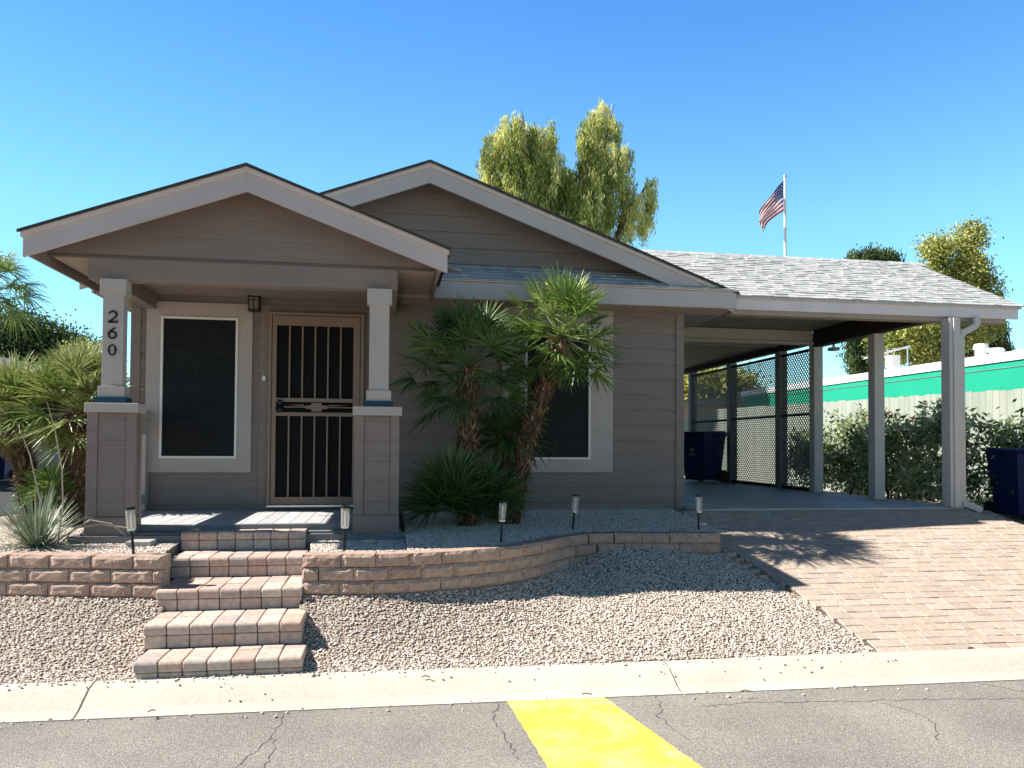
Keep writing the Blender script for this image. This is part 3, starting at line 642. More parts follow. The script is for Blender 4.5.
w = MB(); w.box(-.03, .965, -.12, -.006, -.022, -.002); w.build('threshold', M['alu'], H)
w = MB(); w.prism([(-.102, 1.33), (-.088, 1.322), (-.068, 1.33), (-.068, 1.372), (-.084, 1.384), (-.102, 1.372)], -.045, -.012); w.build('doorbell', M['white'], H, bevel=.004)
# lantern
w = MB(); lx = -.181; w.box(lx - .035, lx + .035, -.035, -.013, 2.12, 2.27); w.box(lx - .062, lx + .062, -.165, -.040, 2.205, 2.235); w.hexa([(lx - .062, -.165, 2.235), (lx + .062, -.165, 2.235), (lx + .062, -.04, 2.235), (lx - .062, -.04, 2.235), (lx - .02, -.12, 2.272), (lx + .02, -.12, 2.272), (lx + .02, -.085, 2.272), (lx - .02, -.085, 2.272)])
for a in (-.056, .046):
    for b in (-.160, -.055): w.box(lx + a, lx + a + .010, b, b + .010, 2.068, 2.205)
w.box(lx - .058, lx + .058, -.162, -.043, 2.056, 2.068); w.box(lx - .004, lx + .004, -.160, -.156, 2.068, 2.205); w.box(lx - .05, lx + .05, -.161, -.157, 2.165, 2.172)
wl = w.build('wall_lantern', M['black'], H)
w = MB(); w.box(lx - .045, lx + .045, -.150, -.058, 2.070, 2.203); w.build('glass', M['frost'], wl)

# ------------------------------------------------------------------ CARPORT
K = thing('carport', 'open carport with pale shingled roof and white posts', 'carport', (6.7, .5, -.05))
for i, y in enumerate((-.395, .93, 2.43, 3.51, 5.41, 7.35)):
    w = MB(); s_ = .148; x0 = 7.75 + (.075 if i == 0 else 0); zt = 2.20 if i < 2 else 2.26
    w.box(x0, x0 + s_, y, y + s_, -.054, zt)
    if i == 0: w.box(x0 + .045, x0 + .10, y - .018, y - .001, -.05, zt)
    w.box(x0 - .02, x0 + s_ + .02, y - .02 - (.0 if i else 0), y + s_ + .02, -.054, -.045)
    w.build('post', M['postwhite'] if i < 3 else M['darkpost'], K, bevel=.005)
w = MB(); w.box(5.13, 8.845, -.30, -.272, 2.228, 2.365); w.build('front_fascia', M['fasciawhite'], K, bevel=.004)
w = MB(); w.box(5.0, 8.86, -.315, -.302, 2.345, 2.368); w.build('drip_edge', M['fasciawhite'], K)
w = MB(); w.box(5.13, 8.70, -.268, -.12, 2.175, 2.33); w.build('front_beam', M['soffit'], K)
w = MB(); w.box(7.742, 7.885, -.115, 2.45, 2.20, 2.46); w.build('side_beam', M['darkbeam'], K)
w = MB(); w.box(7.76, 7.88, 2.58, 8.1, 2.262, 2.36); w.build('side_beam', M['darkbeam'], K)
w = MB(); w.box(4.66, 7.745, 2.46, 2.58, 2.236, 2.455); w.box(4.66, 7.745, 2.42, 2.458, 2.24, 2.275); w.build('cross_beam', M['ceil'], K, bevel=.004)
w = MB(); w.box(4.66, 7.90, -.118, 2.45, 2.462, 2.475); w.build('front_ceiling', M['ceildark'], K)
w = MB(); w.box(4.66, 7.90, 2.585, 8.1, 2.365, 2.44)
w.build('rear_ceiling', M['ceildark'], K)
w = MB(); yr, zr = 1.65, 3.366; ye, ze = -.335, 2.378
for sgn, xe_ in ((1, 8.86), (-1, 7.86)):
    Y = lambda y: y if sgn == 1 else 2 * yr - y
    w.hexa([(3.6, Y(ye), ze - .03), (xe_, Y(ye), ze - .03), (xe_, yr, zr - .03), (3.6, yr, zr - .03), (3.6, Y(ye), ze - .003), (xe_, Y(ye), ze - .003), (xe_, yr, zr - .003), (3.6, yr, zr - .003)], .9, 0)
    shingles(w, 3.6, xe_ + .025, Y(ye - .012), ze - .005, yr, zr, ex=.105)
for i in range(30):
    x = 3.6 + i * .18; w.hexa([(x, yr - .12, zr - .05), (x + .2, yr - .12, zr - .053), (x + .2, yr + .12, zr - .053), (x, yr + .12, zr - .05), (x, yr - .02, zr + .018), (x + .2, yr - .02, zr + .012), (x + .2, yr + .02, zr + .012), (x, yr + .02, zr + .018)])
w.build('roof', [M['shingle'], M['shadededge']], K)
w = MB(); w.prism([(-.1, 2.462), (yr, 3.33), (3.40, 2.462)], 7.80, 7.84, ax='x'); w.build('gable_end', M['fasciawhite'], K)
w = MB(); w.prism([(-.27, 2.235), (-.27, 2.36), (yr, 3.335), (yr, 3.21)], 8.815, 8.845, ax='x'); w.build('rake_board', M['fasciawhite'], K)
# screens of crossed strips between the rear posts
for ya, yb in ((2.58, 3.51), (3.66, 5.41), (5.56, 7.35)):
    w = MB(); x0 = 7.80; z0, z1 = .0, 2.165; pitch = .055; sw = .0125
    wd = yb - ya; ht = z1 - z0
    for sgn in (1, -1):
        t = -ht
        while t < wd:
            # line y = ya + t + (z-z0) for sgn 1 ; mirrored for -1
            a = max(0, -t); b = min(ht, wd - t)
            if b - a > .02:
                f_ = (lambda q: ya + t + q) if sgn == 1 else (lambda q: yb - t - q)
                xx = x0 if sgn == 1 else x0 + .006
                w.hexa([(xx, f_(a) - sw, z0 + a), (xx + .005, f_(a) - sw, z0 + a), (xx + .005, f_(a) + sw, z0 + a), (xx, f_(a) + sw, z0 + a), (xx, f_(b) - sw, z0 + b), (xx + .005, f_(b) - sw, z0 + b), (xx + .005, f_(b) + sw, z0 + b), (xx, f_(b) + sw, z0 + b)])
            t += pitch * 1.35
    sc = w.build('lattice_screen', M['lattice'], K)
    for za, zb in ((2.160, 2.20), (1.145, 1.185), (-.05, .0)): r_ = MB(); r_.box(7.785, 7.825, ya, yb, za, zb); r_.build('rail', M['darkbeam'], sc)
# downspout
w = MB()
def duct(mb, pts, a=.038, b=.028):
    pts = [Vector(p) for p in pts]
    for p, q in zip(pts[:-1], pts[1:]):
        d = (q - p).normalized(); side = Vector((0, 1, 0)); oth = d.cross(side).normalized()
        mb.hexa([p - oth * a - side * b, p + oth * a - side * b, p + oth * a + side * b, p - oth * a + side * b, q - oth * a - side * b, q + oth * a - side * b, q + oth * a + side * b, q - oth * a + side * b])
duct(w, [(8.24, -.33, 2.225), (8.24, -.33, 2.13), (8.01, -.345, 2.02), (8.01, -.345, .0), (8.20, -.42, -.09)])
w.build('downspout', M['postwhite'], K, bevel=.006)
w = MB(); w.box(8.02, 8.14, 2.36, 2.5, 2.15, 2.20); w.tube([(8.08, 2.43, 2.30), (8.08, 2.43, 2.20)], .02, 8)
w.build('flood_lamp', M['roofgrey'], K)

# ------------------------------------------------------------------ path lights
def path_light(p, tilt=0):
    t = thing('path_light', '', 'garden light', p, 'solar path lights along the retaining wall')
    x, y, z = p
    m_ = MB(); m_.tube([(x, y, z - .05), (x + tilt * .17, y, z + .205)], .0105, 8); m_.build('stake', M['black'], t)
    q = (x + tilt * .17, y)
    s = MB(); s.tube([(q[0], y, z + .208), (q[0] + tilt * .1, y, z + .355)], [.031, .035], 14, caps=False); s.build('shade', M['clear'], t, smooth=True)
    s = MB(); s.tube([(q[0], y, z + .195), (q[0], y, z + .207)], .030, 14); s.build('collar', M['alu'], t)
    s = MB(); s.tube([(q[0] + tilt * .1, y, z + .352), (q[0] + tilt * .1, y, z + .372)], [.037, .034], 14); s.build('cap', M['black'], t)
    s = MB(); s.tube([(q[0], y, z + .21), (q[0] + tilt * .08, y, z + .33)], .006, 6); s.build('bulb', M['white'], t)
    return t
pl0 = path_light((-.64, -2.42, -.20), 0); pl0.rotation_euler = (0, -.09, 0); pl0['label'] = 'path light left of the stairs, in front of the numbered porch column'
for (x, y), lab in (((.903, -2.40), 'path light just right of the stairs, in front of the right porch column'), ((2.20, -2.02), 'path light beside the low palm clump'), ((3.03, -1.20), 'path light under the right edge of the palm shaded window'), ((4.29, -1.31), 'path light nearest the driveway, at the house corner')):
    copy_thing(pl0, (x, y, -.20), lab).rotation_euler = (U(-.04, .04), {.903: .02, 2.20: .05, 3.03: .11, 4.29: .0}[x], 0)

# rocks, spot light, paving slab
def rock(p, r, sx, sy, sz, name, label):
    v = IV * (1 + rng.uniform(-.15, .15, (12, 1))) * np.array([sx, sy, sz]) * r + np.array(p)
    o = rawmesh(name, v, IF, np.zeros(20), M['rock']); s = o.modifiers.new('s', 'SUBSURF'); s.levels = s.render_levels = 1; tag(o, label, 'rock')
p = W(443, 544, z=-.19); rock((p.x, p.y, -.17), .10, 1.25, .7, .4, 'rock', 'flat tan rock on the gravel behind the curved wall')
p = W(372, 543, z=-.19); rock((p.x, p.y, -.18), .07, 1.1, .7, .5, 'rock', 'small pale rock in front of the right porch pier')
w = MB(); p = W(140, 546, z=-.2); w.box(p.x - .09, p.x + .10, p.y - .08, p.y + .10, -.2, -.155); tag(w.build('paving_slab', M['concrete'], bevel=.006), 'small grey paving slab on gravel by the porch skirt', 'paving slab')
p = W(512, 520, z=-.13); t = thing('ground_spotlight', 'small black spotlight low against the house wall', 'spotlight', (p.x, p.y, -.13)); w = MB(); w.tube([(p.x - .05, p.y, -.05), (p.x + .06, p.y - .05, -.03)], [.035, .05], 12); w.build('lamp_head', M['black'], t); w = MB(); w.tube([(p.x, p.y, -.16), (p.x, p.y, -.06)], .012, 8); w.build('spike', M['black'], t)

# ------------------------------------------------------------------ bins
def bin_(p, rz, name, label):
    t = thing(name, label, 'bin', (0, 0, 0)); 
    b = MB(); b.hexa([(-.23, -.26, .06), (.23, -.26, .06), (.23, .26, .06), (-.23, .26, .06), (-.30, -.34, .93), (.30, -.34, .93), (.30, .34, .93), (-.30, .34, .93)])
    b.box(-.315, .315, -.36, .35, .90, .935); b.box(-.2, .2, -.30, -.255, .05, .12); bo = b.build('body', M['bin'], t, bevel=.02)
    if name != 'wheelie_bin' or p[0] < 9:
      g = MB(); g.box(-.06, .06, -.325, -.318, .60, .66); g.box(-.09, .09, -.316, -.309, .55, .565); g.box(-.09, .09, -.314, -.307, .52, .535); g.build('printed_mark', M['binmark'], bo)
    l = MB(); l.hexa([(-.32, -.38, .938), (.32, -.38, .938), (.32, .37, .938), (-.32, .37, .938), (-.29, -.34, .985), (.29, -.34, .985), (.29, .34, 1.0), (-.29, .34, 1.0)]); l.build('lid', M['bin'], t, bevel=.015)
    h = MB(); h.tube([(-.24, .36, .90), (-.24, .42, .93), (.24, .42, .93), (.24, .36, .90)], .014, 8); h.build('handle', M['bin'], t)
    for s_ in (-1, 1):
        w_ = MB(); w_.tube([(s_ * .24, .28, .12), (s_ * .30, .28, .12)], .12, 18); w_.build('wheel', M['black'], t)
    t.location = p; t.rotation_euler = (0, 0, rz); return t
bin_((7.34, 5.75, -.055), math.radians(-62), 'wheelie_bin', 'dark blue bin at the back of the carport by the screens')
bin_((9.98, .90, -.345), math.radians(-8), 'wheelie_bin', 'blue lidded bin beside the hedge right of the downspout')
p = W(-6, 482, z=-.19); bin_((p.x, p.y, -.19), .2, 'wheelie_bin', 'distant blue bin at the left edge beyond the fan palm')

# ------------------------------------------------------------------ palms
def palm(name, label, base, crowns, mats, group=None):
    """crowns: list of (center, trunk radius, n fronds, petiole, leaf length, min elevation deg)"""
    t = thing(name, label, 'palm', base, group)
    for (c, tr, nf, pet, LL, emin, emax, droop) in crowns:
        c = Vector(c); b = Vector(base) + Vector((U(-.03, .03), U(-.03, .03), 0))
        if tr:
            tm = MB(); mid = b.lerp(c, .5) + Vector(((b.x - c.x) * .12, 0, 0)); tm.tube([b - Vector((0, 0, .1)), b.lerp(mid, .5), mid, mid.lerp(c, .6), c], [tr * 1.1, tr, tr, tr * 1.05, tr * .9], 12, c=.1)
            hgt = (c - b).length; nb = int(hgt * 900)
            for i in range(nb):
                s = R(); p = (b.lerp(mid, s * 2) if s < .5 else mid.lerp(c, s * 2 - 1)); a = U(0, 6.283); o_ = Vector((math.cos(a), math.sin(a), 0)); sd = Vector((-o_.y, o_.x, 0))
                q = p + o_ * tr * .85; up = 1 if R() < .6 else -1; l_ = U(.04, .10); tip = q + o_ * U(.03, .10) + Vector((0, 0, up * l_)) ; w_ = U(.008, .02)
                tm.face([q - sd * w_, q + sd * w_, tip + sd * w_ * .2, tip - sd * w_ * .2], R())
            tm.build('trunk', M['fibre'], t, recalc=False)
        cm = MB()
        for i in range(nf):
            az = i * 2.39996 + U(-.3, .3); fr = (i + .5) / nf; el = math.radians(lerp(emax, emin, fr) + U(-8, 8))
            d = Vector((math.cos(az) * math.cos(el), math.sin(az) * math.cos(el), math.sin(el)))
            side = d.cross(Z0); side = side.normalized() if side.length > .1 else Vector((1, 0, 0)); nrm = side.cross(d).normalized()
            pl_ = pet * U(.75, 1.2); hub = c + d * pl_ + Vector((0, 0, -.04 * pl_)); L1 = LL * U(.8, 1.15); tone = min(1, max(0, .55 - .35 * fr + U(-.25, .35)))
            cm.tube([c, c + d * pl_ * .5, hub], [.011, .008, .005], 4, c=.75, caps=False)
            nl = 27; spread = U(1.4, 2.0); roll = U(-.6, .6)
            nrm = nrm * math.cos(roll) + side * math.sin(roll); side2 = nrm.cross(d).normalized() * -1
            for k_ in range(nl):
                a = lerp(-spread, spread, k_ / (nl - 1)) + U(-.06, .06); tw_ = U(-.22, .22)
                ld = (d * math.cos(a) + side2 * math.sin(a) + nrm * tw_).normalized(); ll = L1 * (1 - .28 * abs(a) / spread) * U(.85, 1.05)
                wv = ld.cross(nrm).normalized(); prev = hub + ld * .01; P0 = []; fold = .35 * (1 if k_ % 2 else -1)
                for s_, wd in ((.0, .004), (.4, .0095), (.8, .0055), (1.0, .0008)):
                    cen = hub + ld * ll * s_ + nrm * (.10 * math.cos(a) * ll * math.sin(s_ * 2.2)) * .6 - Z0 * droop * ll * s_ * s_ * s_ 
                    wn = wv * math.cos(fold) + nrm * math.sin(fold); P0.append((cen - wn * wd, cen + wn * wd))
                col_ = min(1, max(0, tone + U(-.1, .12)))
                for (p0, p1), (q0, q1) in zip(P0[:-1], P0[1:]): cm.face([p0, p1, q1, q0], col_)
        cm.build('crown', mats, t, recalc=False)
        if tr:   # dead leaf skirt
            dm = MB()
            for i in range(34):
                az = U(0, 6.283); el = math.radians(U(-80, -35)); d = Vector((math.cos(az) * math.cos(el), math.sin(az) * math.cos(el), math.sin(el))); h0 = c + Vector((0, 0, U(-.22, 0))) + Vector((math.cos(az), math.sin(az), 0)) * tr * .6; sd = d.cross(Z0).normalized()
                for q in range(7):
                    dd = (d + sd * U(-.35, .35)).normalized(); l_ = U(.14, .34) * (LL / .45); e_ = h0 + dd * l_ - Z0 * .04; dm.face([h0 - sd * .003, h0 + sd * .003, e_ + sd * .004, e_ - sd * .004], U(.3, 1))
            dm.build('dead_fronds', M['fibre'], t, recalc=False)
    return t
g_ = 'fan palms in the front bed'
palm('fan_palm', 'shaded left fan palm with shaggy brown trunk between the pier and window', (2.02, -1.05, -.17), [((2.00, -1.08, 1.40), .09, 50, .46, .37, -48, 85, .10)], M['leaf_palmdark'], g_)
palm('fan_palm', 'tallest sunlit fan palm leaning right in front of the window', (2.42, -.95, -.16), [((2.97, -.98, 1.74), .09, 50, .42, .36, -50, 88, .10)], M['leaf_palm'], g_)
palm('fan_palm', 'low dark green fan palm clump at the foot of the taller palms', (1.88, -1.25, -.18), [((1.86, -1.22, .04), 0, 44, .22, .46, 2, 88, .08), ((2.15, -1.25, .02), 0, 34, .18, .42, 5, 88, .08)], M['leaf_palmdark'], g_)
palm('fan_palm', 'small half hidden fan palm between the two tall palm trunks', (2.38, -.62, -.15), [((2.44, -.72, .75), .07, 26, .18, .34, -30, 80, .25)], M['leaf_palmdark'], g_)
g_ = 'fan palms left of the porch'
palm('fan_palm', 'bright pale green bushy fan palm right beside the numbered porch column', (-1.98, .25, -.22), [((-2.02, .30, .97), .19, 70, .44, .44, -32, 85, .12)], M['leaf_palmpale'], g_)
palm('fan_palm', 'slimmer fan palm at the left edge beside the side drive', (-2.55, .55, -.22), [((-2.78, .5, .88), .10, 60, .38, .44, -32, 85, .15)], M['leaf_palmpale'], g_)
palm('fan_palm', 'short green fan palm sprouting between the two left palm trunks', (-2.20, .1, -.22), [((-2.20, .05, .05), 0, 20, .18, .30, 0, 85, .2)], M['leaf_palm'], g_)
p = W(-14, 292, y=7.5)
palm('fan_palm', 'tall distant fan palm whose drooping fronds enter at the top left', (p.x, p.y, -.2), [((p.x, p.y, p.z), .16, 40, .58, .58, -30, 80, .45)], M['leaf_palm'])

# yucca like clump with stalks
yb = Vector((-1.57, -1.80, -.20)); t = thing('grassy_yucca', 'spiky grey green yucca clump with long dry stalks by the left wall', 'plant', yb)
m_ = MB()
for i in range(300):
    az = U(0, 6.283); el = math.radians(U(8, 80)); L_ = U(.32, .62); d = Vector((math.cos(az) * math.cos(el), math.sin(az) * math.cos(el), math.sin(el))); sd = d.cross(Z0).normalized()
    b0 = yb + Vector((math.cos(az), math.sin(az), 0)) * U(0, .07); c = R() * .8; P0 = []
    for s_, wd in ((0, .006), (.4, .0055), (.75, .004), (1, .0007)): cen = b0 + d * L_ * s_ - Z0 * (.28 * L_ * s_ * s_ * math.cos(el)); P0.append((cen - sd * wd, cen + sd * wd))
    for (p0, p1), (q0, q1) in zip(P0[:-1], P0[1:]): m_.face([p0, p1, q1, q0], c)
m_.build('leaves', M['grassy'], t, recalc=False)
for px in ([(57, 548), (63, 505), (62, 470), (55, 430), (47, 402)], [(38, 548), (40, 500), (30, 455), (18, 425)], [(60, 545), (75, 528), (100, 524), (128, 528)], [(50, 545), (90, 520), (112, 524), (126, 536)], [(30, 545), (18, 528), (6, 512)]):
    s = MB(); pts_ = [W(u, v, y=yb.y - .02) for u, v in px]; s.tube(pts_, [.0075, .007, .006, .005, .003][:len(pts_)], 6); s.build('stalk', M['stalk'], t)

# ------------------------------------------------------------------ trees and bushes
def leaf_quads(P_, D_, n_side, ln, wd):
    """P_ (n,3) centres, D_ (n,3) long axes -> verts, faces"""
    n = len(P_); r = rng.normal(size=(n, 3)); D_ = D_ / np.linalg.norm(D_, axis=1, keepdims=True); S_ = np.cross(D_, r); S_ /= np.linalg.norm(S_, axis=1, keepdims=True)
    a = P_ - D_ * ln[:, None] / 2; b = P_ + D_ * ln[:, None] / 2; s = S_ * wd[:, None] / 2
    V_ = np.stack([a, P_ - s, b, P_ + s], 1).reshape(-1, 3); return V_, np.arange(4 * n).reshape(n, 4)
def tree(name, label, base, lobes, mat, n_cl, per, leaf, droop=0, cat='tree', trunk_r=.18, csize=.35, group=None, flowers=0, shell=.45):
    t = thing(name, label, cat, base, group); base = Vector(base)
    tr = MB(); zc = sum(l[2] for l in lobes) / len(lobes); xc = sum(l[0] for l in lobes) / len(lobes); yc = sum(l[1] for l in lobes) / len(lobes)
    zlow = min(l[2] - l[5] for l in lobes); fork = Vector((lerp(base.x, xc, .6), lerp(base.y, yc, .6), lerp(base.z, zlow, .75) if zlow > base.z + .5 else base.z + .1))
    if trunk_r > .03: tr.tube([base - Z0 * .2, base.lerp(fork, .5) + Vector((trunk_r * .4, 0, 0)), fork], [trunk_r, trunk_r * .8, trunk_r * .65], 9)
    for l in lobes:
        c = Vector(l[:3]); m1 = fork.lerp(c, .5) + Vector((U(-.1, .1), U(-.1, .1), .1)) * trunk_r * 4; tr.tube([fork if trunk_r > .03 else base, m1, c + Z0 * l[5] * .4], [trunk_r * .5, trunk_r * .3, trunk_r * .08], 6)
        for q in range(4):
            e_ = c + Vector((U(-.8, .8) * l[3], U(-.8, .8) * l[4], U(-.3, .8) * l[5])); tr.tube([m1, m1.lerp(e_, .6), e_], [trunk_r * .2, trunk_r * .1, trunk_r * .03], 5)
    tr.build('trunk' if cat == 'tree' else 'stems', M['bark'], t)
    vol = np.array([l[3] * l[4] * l[5] for l in lobes]) ** .75; vol /= vol.sum(); VV_ = []; CC = []
    P_all = []; D_all = []; c_all = []
    for l, f_ in zip(lobes, vol):
        k_ = max(3, int(n_cl * f_)); d = rng.normal(size=(k_, 3)); d /= np.linalg.norm(d, axis=1, keepdims=True); rr = (shell + (1 - shell) * rng.random((k_, 1))) * (.85 + .3 * rng.random((k_, 1)))
        cen = np.array(l[:3]) + d * rr * np.array(l[3:6]); tone = rng.uniform(.0, .95, k_)
        m = rng.integers(int(per * .6), int(per * 1.4), k_); idx = np.repeat(np.arange(k_), m); N_ = len(idx)
        if droop:
            s_ = rng.random(N_); hang = rng.uniform(.5, 1.3, k_)[idx] * droop
            off = rng.normal(size=(N_, 3)) * np.array([.5, .5, .35]) * csize * .5; off[:, 2] -= s_ * hang; P_ = cen[idx] + off
            D_ = rng.normal(size=(N_, 3)) * .28 + np.array([0, 0, -1.])
        else:
            P_ = cen[idx] + rng.normal(size=(N_, 3)) * csize * .45; D_ = rng.normal(size=(N_, 3)) + d[idx] * .5
        P_all.append(P_); D_all.append(D_); c_all.append(np.clip(tone[idx] + rng.normal(size=N_) * .16, 0, 1))
    P_ = np.concatenate(P_all); D_ = np.concatenate(D_all); c = np.concatenate(c_all); N_ = len(P_)
    V_, F_ = leaf_quads(P_, D_, 1, rng.uniform(.7, 1.3, N_) * leaf[0], rng.uniform(.7, 1.3, N_) * leaf[1])
    rawmesh('crown' if cat == 'tree' else 'foliage', V_, F_, c, mat, t)
    if flowers:
        top = P_[np.argsort(-P_[:, 2] + rng.normal(size=N_) * .15)[:flowers * 12]]; sel = top[rng.choice(len(top), flowers, replace=False)] + np.array([0, 0, .12])
        for q in sel:
            fm = MB(); c0 = Vector(q)
            for a_ in range(14):
                d_ = Vector(rng.normal(size=3)).normalized(); e_ = d_.orthogonal().normalized() * .012; n0 = 0 if a_ else None
                if a_ == 0: fm.v.append(tuple(c0))
                k0 = len(fm.v); fm.v += [tuple(c0 + d_ * .03 + e_), tuple(c0 + d_ * .052), tuple(c0 + d_ * .03 - e_)]; fm.f.append((0, k0, k0 + 1, k0 + 2)); fm.c.append(R()); fm.m.append(0)
            fo = fm.build('flower', M['flower'], t, recalc=False)
            st_ = MB(); st_.tube([Vector(q) - Z0 * .22 + Vector((U(-.03, .03), 0, 0)), q], .004, 4); st_.build('stem', M['bark'], fo)
    return t
def LB(u, v, y, ru, rv, depth=None):
    """lobe from where it appears, at its own distance y"""
    p = W(u, v, y=y); s = (p - CAMP).dot(FW) / FPX; return (p.x, p.y, p.z, ru * s, (depth or ru) * s, rv * s)
YT = 15
b = W(560, 430, y=YT)
tree('willow_tree', 'large yellow green weeping tree with two crowns behind the front gable', (b.x + .3, YT, -.2),
     [LB(514, 136, YT, 26, 26), LB(498, 165, YT, 18, 32), LB(538, 146, YT, 20, 30), LB(550, 178, YT, 22, 40), LB(520, 200, YT, 34, 40), LB(600, 124, YT + .5, 18, 22), LB(588, 150, YT, 14, 30), LB(612, 170, YT, 20, 40), LB(588, 205, YT, 32, 38), LB(648, 188, YT, 9, 16), LB(634, 204, YT, 18, 22), LB(565, 190, YT + .8, 12, 30), LB(575, 240, YT, 44, 34)],
     M['willow'], 760, 120, (.16, .034), droop=1.0, trunk_r=.28, csize=.30, shell=.55)
p0 = 16
tree('gum_tree', 'pale yellow green tree rising behind the right end of the carport roof', (W(955, 400, y=p0).x, p0, -.2),
     [LB(938, 252, p0, 16, 14), LB(968, 242, p0, 14, 15), LB(932, 285, p0, 15, 18), LB(965, 275, p0, 20, 20), LB(985, 290, p0, 12, 16), LB(955, 320, p0, 36, 26), LB(900, 335, p0, 26, 24), LB(925, 345, p0, 28, 22)],
     M['olive'], 520, 90, (.14, .06), trunk_r=.22, csize=.45)
tree('gum_tree', 'darker green drooping tree at far right beyond the turquoise building', (W(985, 400, y=18).x, 18, -.2),
     [LB(985, 330, 18, 16, 22), LB(970, 350, 18, 14, 16), LB(1003, 345, 18, 8, 12), LB(992, 300, 18, 8, 10)], M['darkleaf'], 170, 80, (.16, .045), droop=.5, trunk_r=.16, csize=.4)
tree('gum_tree', 'dark round topped tree peeking over the carport ridge', (W(868, 420, y=24).x, 24, -.2),
     [LB(862, 256, 24, 15, 10), LB(884, 254, 24, 15, 9), LB(850, 300, 24, 20, 40), LB(868, 345, 24, 22, 26)], M['darkleaf'], 260, 80, (.2, .06), droop=.7, trunk_r=.25, csize=.6)
tree('shade_tree', 'dark leafy tree at far left behind the fan palms', (W(20, 420, y=13).x, 13, -.2),
     [LB(12, 338, 13, 26, 26), LB(42, 345, 13, 22, 20), LB(72, 350, 13, 16, 14), LB(20, 372, 13, 36, 18), LB(60, 372, 13, 30, 14)], M['darkleaf'], 420, 80, (.11, .05), trunk_r=.2, csize=.45)
tree('shade_tree', 'light green tree between dark tree and numbered column', (W(92, 420, y=11).x, 11, -.2),
     [LB(84, 362, 11, 14, 14), LB(96, 376, 11, 14, 16), LB(70, 380, 11, 20, 14)], M['olive'], 170, 70, (.09, .04), trunk_r=.14, csize=.35)
tree('shade_tree', 'olive tree seen through the top of the carport screens', (W(722, 430, y=30).x, 30, -.2),
     [LB(705, 385, 30, 34, 14), LB(735, 388, 30, 22, 10), LB(690, 392, 30, 20, 14)], M['olive'], 160, 60, (.25, .1), trunk_r=.2, csize=.9)
hp = [(10.35, 1.35, 'rightmost hedge bush, behind the blue bin'), (9.75, 1.95, 'hedge bush between the downspout and the middle post'), (9.65, 3.3, 'tall hedge bush directly behind the middle white post'), (9.8, 4.7, 'hedge bush between the middle post and the screens'), (10.0, 6.3, 'hedge bush seen through the first lattice screen'), (10.55, -.2, 'hedge bush at the right picture edge beyond the bin')]
for i, (x, y, lab) in enumerate(hp):
    zt = 1.34 + U(-.08, .08) - (.2 if i == 4 else 0)
    tree('hedge_bush', lab + (', red blossoms on top' if i < 3 else ''), (x, y, -.33),
         [(x + U(-.1, .1), y, -.33 + .55, .62, .72, .55), (x + U(-.2, .2), y - .3, zt - .5, .5, .48, .5), (x + U(-.2, .2), y + .35, zt - .55, .5, .48, .48)], M['hedge'], 230, 17, (.11, .04), cat='bush', trunk_r=.03, csize=.16, group='hedge bushes along the pale fence', flowers=(4 if i < 3 else 0), shell=.3)

# ------------------------------------------------------------------ fence and neighbours
t = thing('board_fence', 'pale weathered board fence behind the hedge', 'fence', (11, 2, -.3))
w = MB(); y = -5.0
while y < 13.5:
    zt = 1.545 + .0165 * y + U(-.012, .012); w.box(11.0, 11.02, y, y + .142, -.34, zt); y += .146
w.build('boards', M['fence'], t)
w = MB(); w.box(11.022, 11.06, -5, 13.5, .1, .19); w.box(11.022, 11.06, -5, 13.5, 1.15, 1.24); w.build('rails', M['fence'], t)
w = MB()
for i in range(8): w.box(11.061, 11.15, -4.9 + i * 2.5, -4.81 + i * 2.5, -.4, 1.4); 
w.build('fence_posts', M['fence'], t)
t = thing('turquoise_building', 'long low turquoise building with white roof edge behind the fence', 'building', (14, 6, -.3))
w = MB(); w.box(12.5, 18.5, -6, 14.6, -.34, 2.248); w.build('wall', M['teal'], t)
w = MB(); w.box(12.488, 12.499, -6, 14.6, 2.125, 2.137); w.build('seam', M['darkpost'], t)
w = MB(); w.box(12.47, 18.6, -6.2, 14.75, 2.25, 2.42); w.hexa([(12.47, -6.2, 2.421), (18.6, -6.2, 2.421), (18.6, 14.75, 2.421), (12.47, 14.75, 2.421), (15.3, -6.2, 2.62), (15.6, -6.2, 2.62), (15.6, 14.75, 2.62), (15.3, 14.75, 2.62)]); w.build('roof', M['white'], t)
def vent(x, y, z, r, h, label):
    t = thing('roof_vent', label, 'roof vent', (x, y, z), 'white vents on the turquoise building'); w = MB(); w.tube([(x, y, z - .1), (x, y, z + h * .7)], r * .8, 12); w.build('pipe', M['white'], t); w = MB(); w.tube([(x, y, z + h * .7), (x, y, z + h)], [r * 1.1, r * .9], 12); w.build('hood', M['white'], t)
p = W(981, 352, x=13.6); vent(p.x, p.y, 2.48, .14, .36, 'taller round white vent on the turquoise building roof')
p = W(996, 354, x=13.6); vent(p.x, p.y, 2.48, .16, .22, 'squat white vent right of the taller one')
p = W(888, 366, x=13.8)
t = thing('roof_antenna', 'metal antenna frame with a white box on the neighbouring roof', 'antenna', (p.x, p.y, 2.5))
w = MB(); w.tube([(p.x, p.y, 2.4), (p.x, p.y, 3.15)], .02, 6); w.tube([(p.x, p.y + 1.0, 3.02), (p.x, p.y - .85, 3.12)], .022, 6); w.tube([(p.x, p.y - .75, 2.4), (p.x, p.y - .75, 3.1)], .015, 6)
for i in range(6): w.tube([(p.x - .2, p.y + .8 - i * .25, 3.04 + i * .014), (p.x + .2, p.y + .8 - i * .25, 3.04 + i * .014)], .01, 5)
w.build('mast', M['alu'], t); w = MB(); w.box(p.x - .12, p.x + .12, p.y - .32, p.y - .06, 2.66, 2.96); w.build('box', M['white'], t, bevel=.01)
